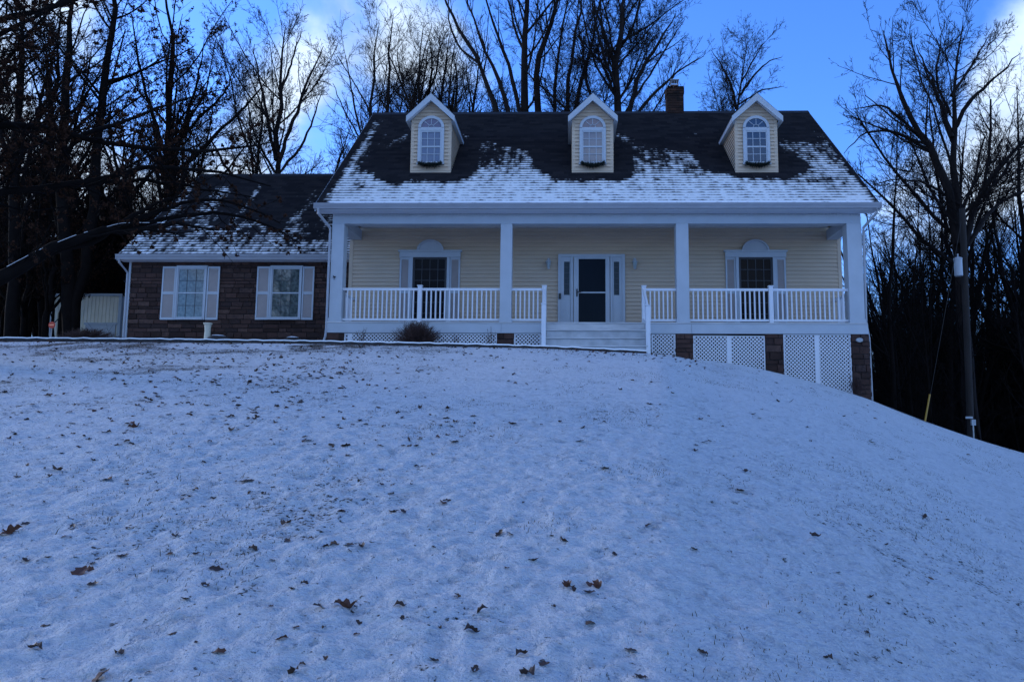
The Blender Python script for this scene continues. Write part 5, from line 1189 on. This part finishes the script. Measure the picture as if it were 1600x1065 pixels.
for m in LEAFM: me.materials.append(m)
me.polygons.foreach_set('material_index', ml); o = bpy.data.objects.new('leaf_litter', me); C.objects.link(o); tag(o, 'countless small brown leaves strewn over the upper lawn', kind='stuff')
# ------------------------------------------------------------------ grass tips poking through the snow
g = np.random.default_rng(9); n = 190000
d = 3.+(g.random(n)**.8)*15; px = g.uniform(-60, 1660, n); x = (px-857)/1200*d; y = d
cl = fbm(x*1.4+5, y*1.4, 41, 4); cl2 = fbm(x*6, y*6, 43, 2); keep = g.random(n) < smooth(.50, .68, cl)*.5+smooth(.56, .74, cl2)*.38
keep &= y < 17.6; x, y = x[keep], y[keep]; n = len(x)
z = gh(x, y); a = g.uniform(0, 6.283, n); ln = g.uniform(.008, .028, n)*np.where(g.random(n) < .05, 2.2, 1); wd = g.uniform(.0009, .0018, n)*(1+y*.05)
lean = g.uniform(.1, 1.1, n); p0 = np.stack([x, y, z-.005], 1); dr = np.stack([np.cos(a)*np.sin(lean), np.sin(a)*np.sin(lean), np.cos(lean)], 1)
p1 = p0+dr*(ln*.6)[:, None]; p2 = p1+norm(dr+np.array((0, 0, -.35)))*(ln*.4)[:, None]; sd = np.stack([-np.sin(a), np.cos(a), np.zeros(n)], 1)*wd[:, None]
sd[:, 0] = wd*np.where(np.abs(sd[:, 0]) < wd*.5, 1., np.sign(sd[:, 0]))
V = np.stack([p0-sd, p0+sd, p1+sd*.8, p1-sd*.8, p2+sd*.2, p2-sd*.2], 1).reshape(-1, 3); b_ = (np.arange(n)*6)[:, None]
Q_ = np.concatenate([b_+np.array([[0, 1, 2, 3]]), b_+np.array([[3, 2, 4, 5]])])
o = bpy.data.objects.new('grass', raw_mesh('grass', V, Q_, [M['grass']])); C.objects.link(o); tag(o, 'dull grass tips poking through the thin snow', kind='stuff')
# ------------------------------------------------------------------ sky, sun
W = bpy.data.worlds.new('World'); sc.world = W; W.use_nodes = True; nt = W.node_tree; N = nt.nodes; L = nt.links
bg = N['Background']; sky = N.new('ShaderNodeTexSky'); sky.sky_type = 'NISHITA'; sky.sun_disc = False
SUN_EL, SUN_AZ = math.radians(17), math.radians(-66)      # azimuth measured from +Y (behind the house) towards +X
sky.sun_elevation = SUN_EL; sky.sun_rotation = SUN_AZ; sky.air_density = 1.0; sky.dust_density = .3; sky.ozone_density = 3.
tc = N.new('ShaderNodeTexCoord')
def mth(op, a, c=None, d=None, clamp=False):
    n = N.new('ShaderNodeMath'); n.operation = op; n.use_clamp = clamp
    for i, q in enumerate((a, c, d)):
        if q is None: continue
        if isinstance(q, (int, float)): n.inputs[i].default_value = q
        else: L.new(q, n.inputs[i])
    return n.outputs[0]
def rng(a, lo, hi, o0=0., o1=1.):
    n = N.new('ShaderNodeMapRange'); n.interpolation_type = 'SMOOTHSTEP'; L.new(a, n.inputs[0]); n.inputs[1].default_value = lo; n.inputs[2].default_value = hi; n.inputs[3].default_value = o0; n.inputs[4].default_value = o1; return n.outputs[0]
mp = N.new('ShaderNodeMapping'); mp.inputs['Scale'].default_value = (1, 1, 1.5); mp.inputs['Location'].default_value = (3.1, .4, 1.7); L.new(tc.outputs['Generated'], mp.inputs[0])
n1 = N.new('ShaderNodeTexNoise'); n1.inputs['Scale'].default_value = 4.2; n1.inputs['Detail'].default_value = 9; n1.inputs['Roughness'].default_value = .52; n1.inputs['Distortion'].default_value = .25; L.new(mp.outputs[0], n1.inputs[0])
n2 = N.new('ShaderNodeTexNoise'); n2.inputs['Scale'].default_value = 9; n2.inputs['Detail'].default_value = 6; L.new(mp.outputs[0], n2.inputs[0])
# cloud banks: where in the sky they lie (directions), strength
acc = None
for (px, py, wd, k) in ((130, 60, .16, .26), (-500, 200, .5, .22), (250, 300, .20, .20), (470, 190, .09, .18), (570, 60, .08, .20), (660, 30, .07, .16), (690, 130, .06, .12), (760, 60, .05, .14), (1480, 190, .11, .30), (1590, 90, .04, .20), (1330, 150, .05, .16), (1900, 200, .2, .2), (1215, 160, .04, .14), (200, 160, .08, -.15), (300, 40, .07, -.34), (475, 20, .06, -.28), (270, 170, .06, -.24), (560, 170, .05, -.2), (1150, 20, .18, -.35), (1380, 20, .08, -.2)):
    dv = ray(px, py); dv = dv/np.linalg.norm(dv)
    vm = N.new('ShaderNodeVectorMath'); vm.operation = 'DOT_PRODUCT'; L.new(tc.outputs['Generated'], vm.inputs[0]); vm.inputs[1].default_value = tuple(dv)
    e = rng(vm.outputs['Value'], math.cos(wd*1.7), 1., 0., k); acc = e if acc is None else mth('ADD', acc, e)
for vec, wd, k in (((0, -1, .45), .72, .23), ((.6, -.5, .8), .45, .22), ((-.6, -.5, .8), .4, .16)):  # unseen cloud banks behind the viewer, added to light snow and house front
    dv = np.array(vec, float); dv /= np.linalg.norm(dv)
    vm = N.new('ShaderNodeVectorMath'); vm.operation = 'DOT_PRODUCT'; L.new(tc.outputs['Generated'], vm.inputs[0]); vm.inputs[1].default_value = tuple(dv)
    acc = mth('ADD', acc, rng(vm.outputs['Value'], math.cos(wd*1.7), 1., 0., k))
cv = mth('ADD', mth('MULTIPLY_ADD', n1.outputs[0], 1.9, -.45), acc); cover = rng(cv, .54, .98)
shade = rng(n2.outputs[0], .3, .7, .78, 1.06)
cc = N.new('ShaderNodeMix'); cc.data_type = 'RGBA'; cc.inputs[6].default_value = (2.0, 3.3, 5.9, 1); cc.inputs[7].default_value = (4.4, 5.4, 6.9, 1); L.new(rng(cv, .7, 1.1), cc.inputs[0])
cs = N.new('ShaderNodeVectorMath'); cs.operation = 'SCALE'; L.new(cc.outputs[2], cs.inputs[0]); L.new(shade, cs.inputs['Scale'])
hs = N.new('ShaderNodeHueSaturation'); hs.inputs['Saturation'].default_value = 1.12; hs.inputs['Value'].default_value = 1.; L.new(sky.outputs[0], hs.inputs['Color'])
SKYTINT = (.88, 1.20, 2.0)
tn = N.new('ShaderNodeVectorMath'); tn.operation = 'MULTIPLY'; L.new(hs.outputs[0], tn.inputs[0]); tn.inputs[1].default_value = SKYTINT
mx = N.new('ShaderNodeMix'); mx.data_type = 'RGBA'; L.new(cover, mx.inputs[0]); L.new(tn.outputs[0], mx.inputs[6]); L.new(cs.outputs[0], mx.inputs[7])
L.new(mx.outputs[2], bg.inputs[0]); bg.inputs[1].default_value = .1
sl = bpy.data.lights.new('sun', 'SUN'); sl.energy = .5; sl.angle = math.radians(12); sl.color = (1, .93, .85)
so = bpy.data.objects.new('sun', sl); C.objects.link(so)
dv = Vector((math.sin(SUN_AZ)*math.cos(SUN_EL), math.cos(SUN_AZ)*math.cos(SUN_EL), math.sin(SUN_EL)))
so.rotation_euler = dv.to_track_quat('Z', 'Y').to_euler(); so.location = (0, 60, 40)
vs_ = sc.view_settings; vs_.view_transform = 'Standard'; vs_.look = 'None'; vs_.exposure = 1.05; vs_.gamma = 1
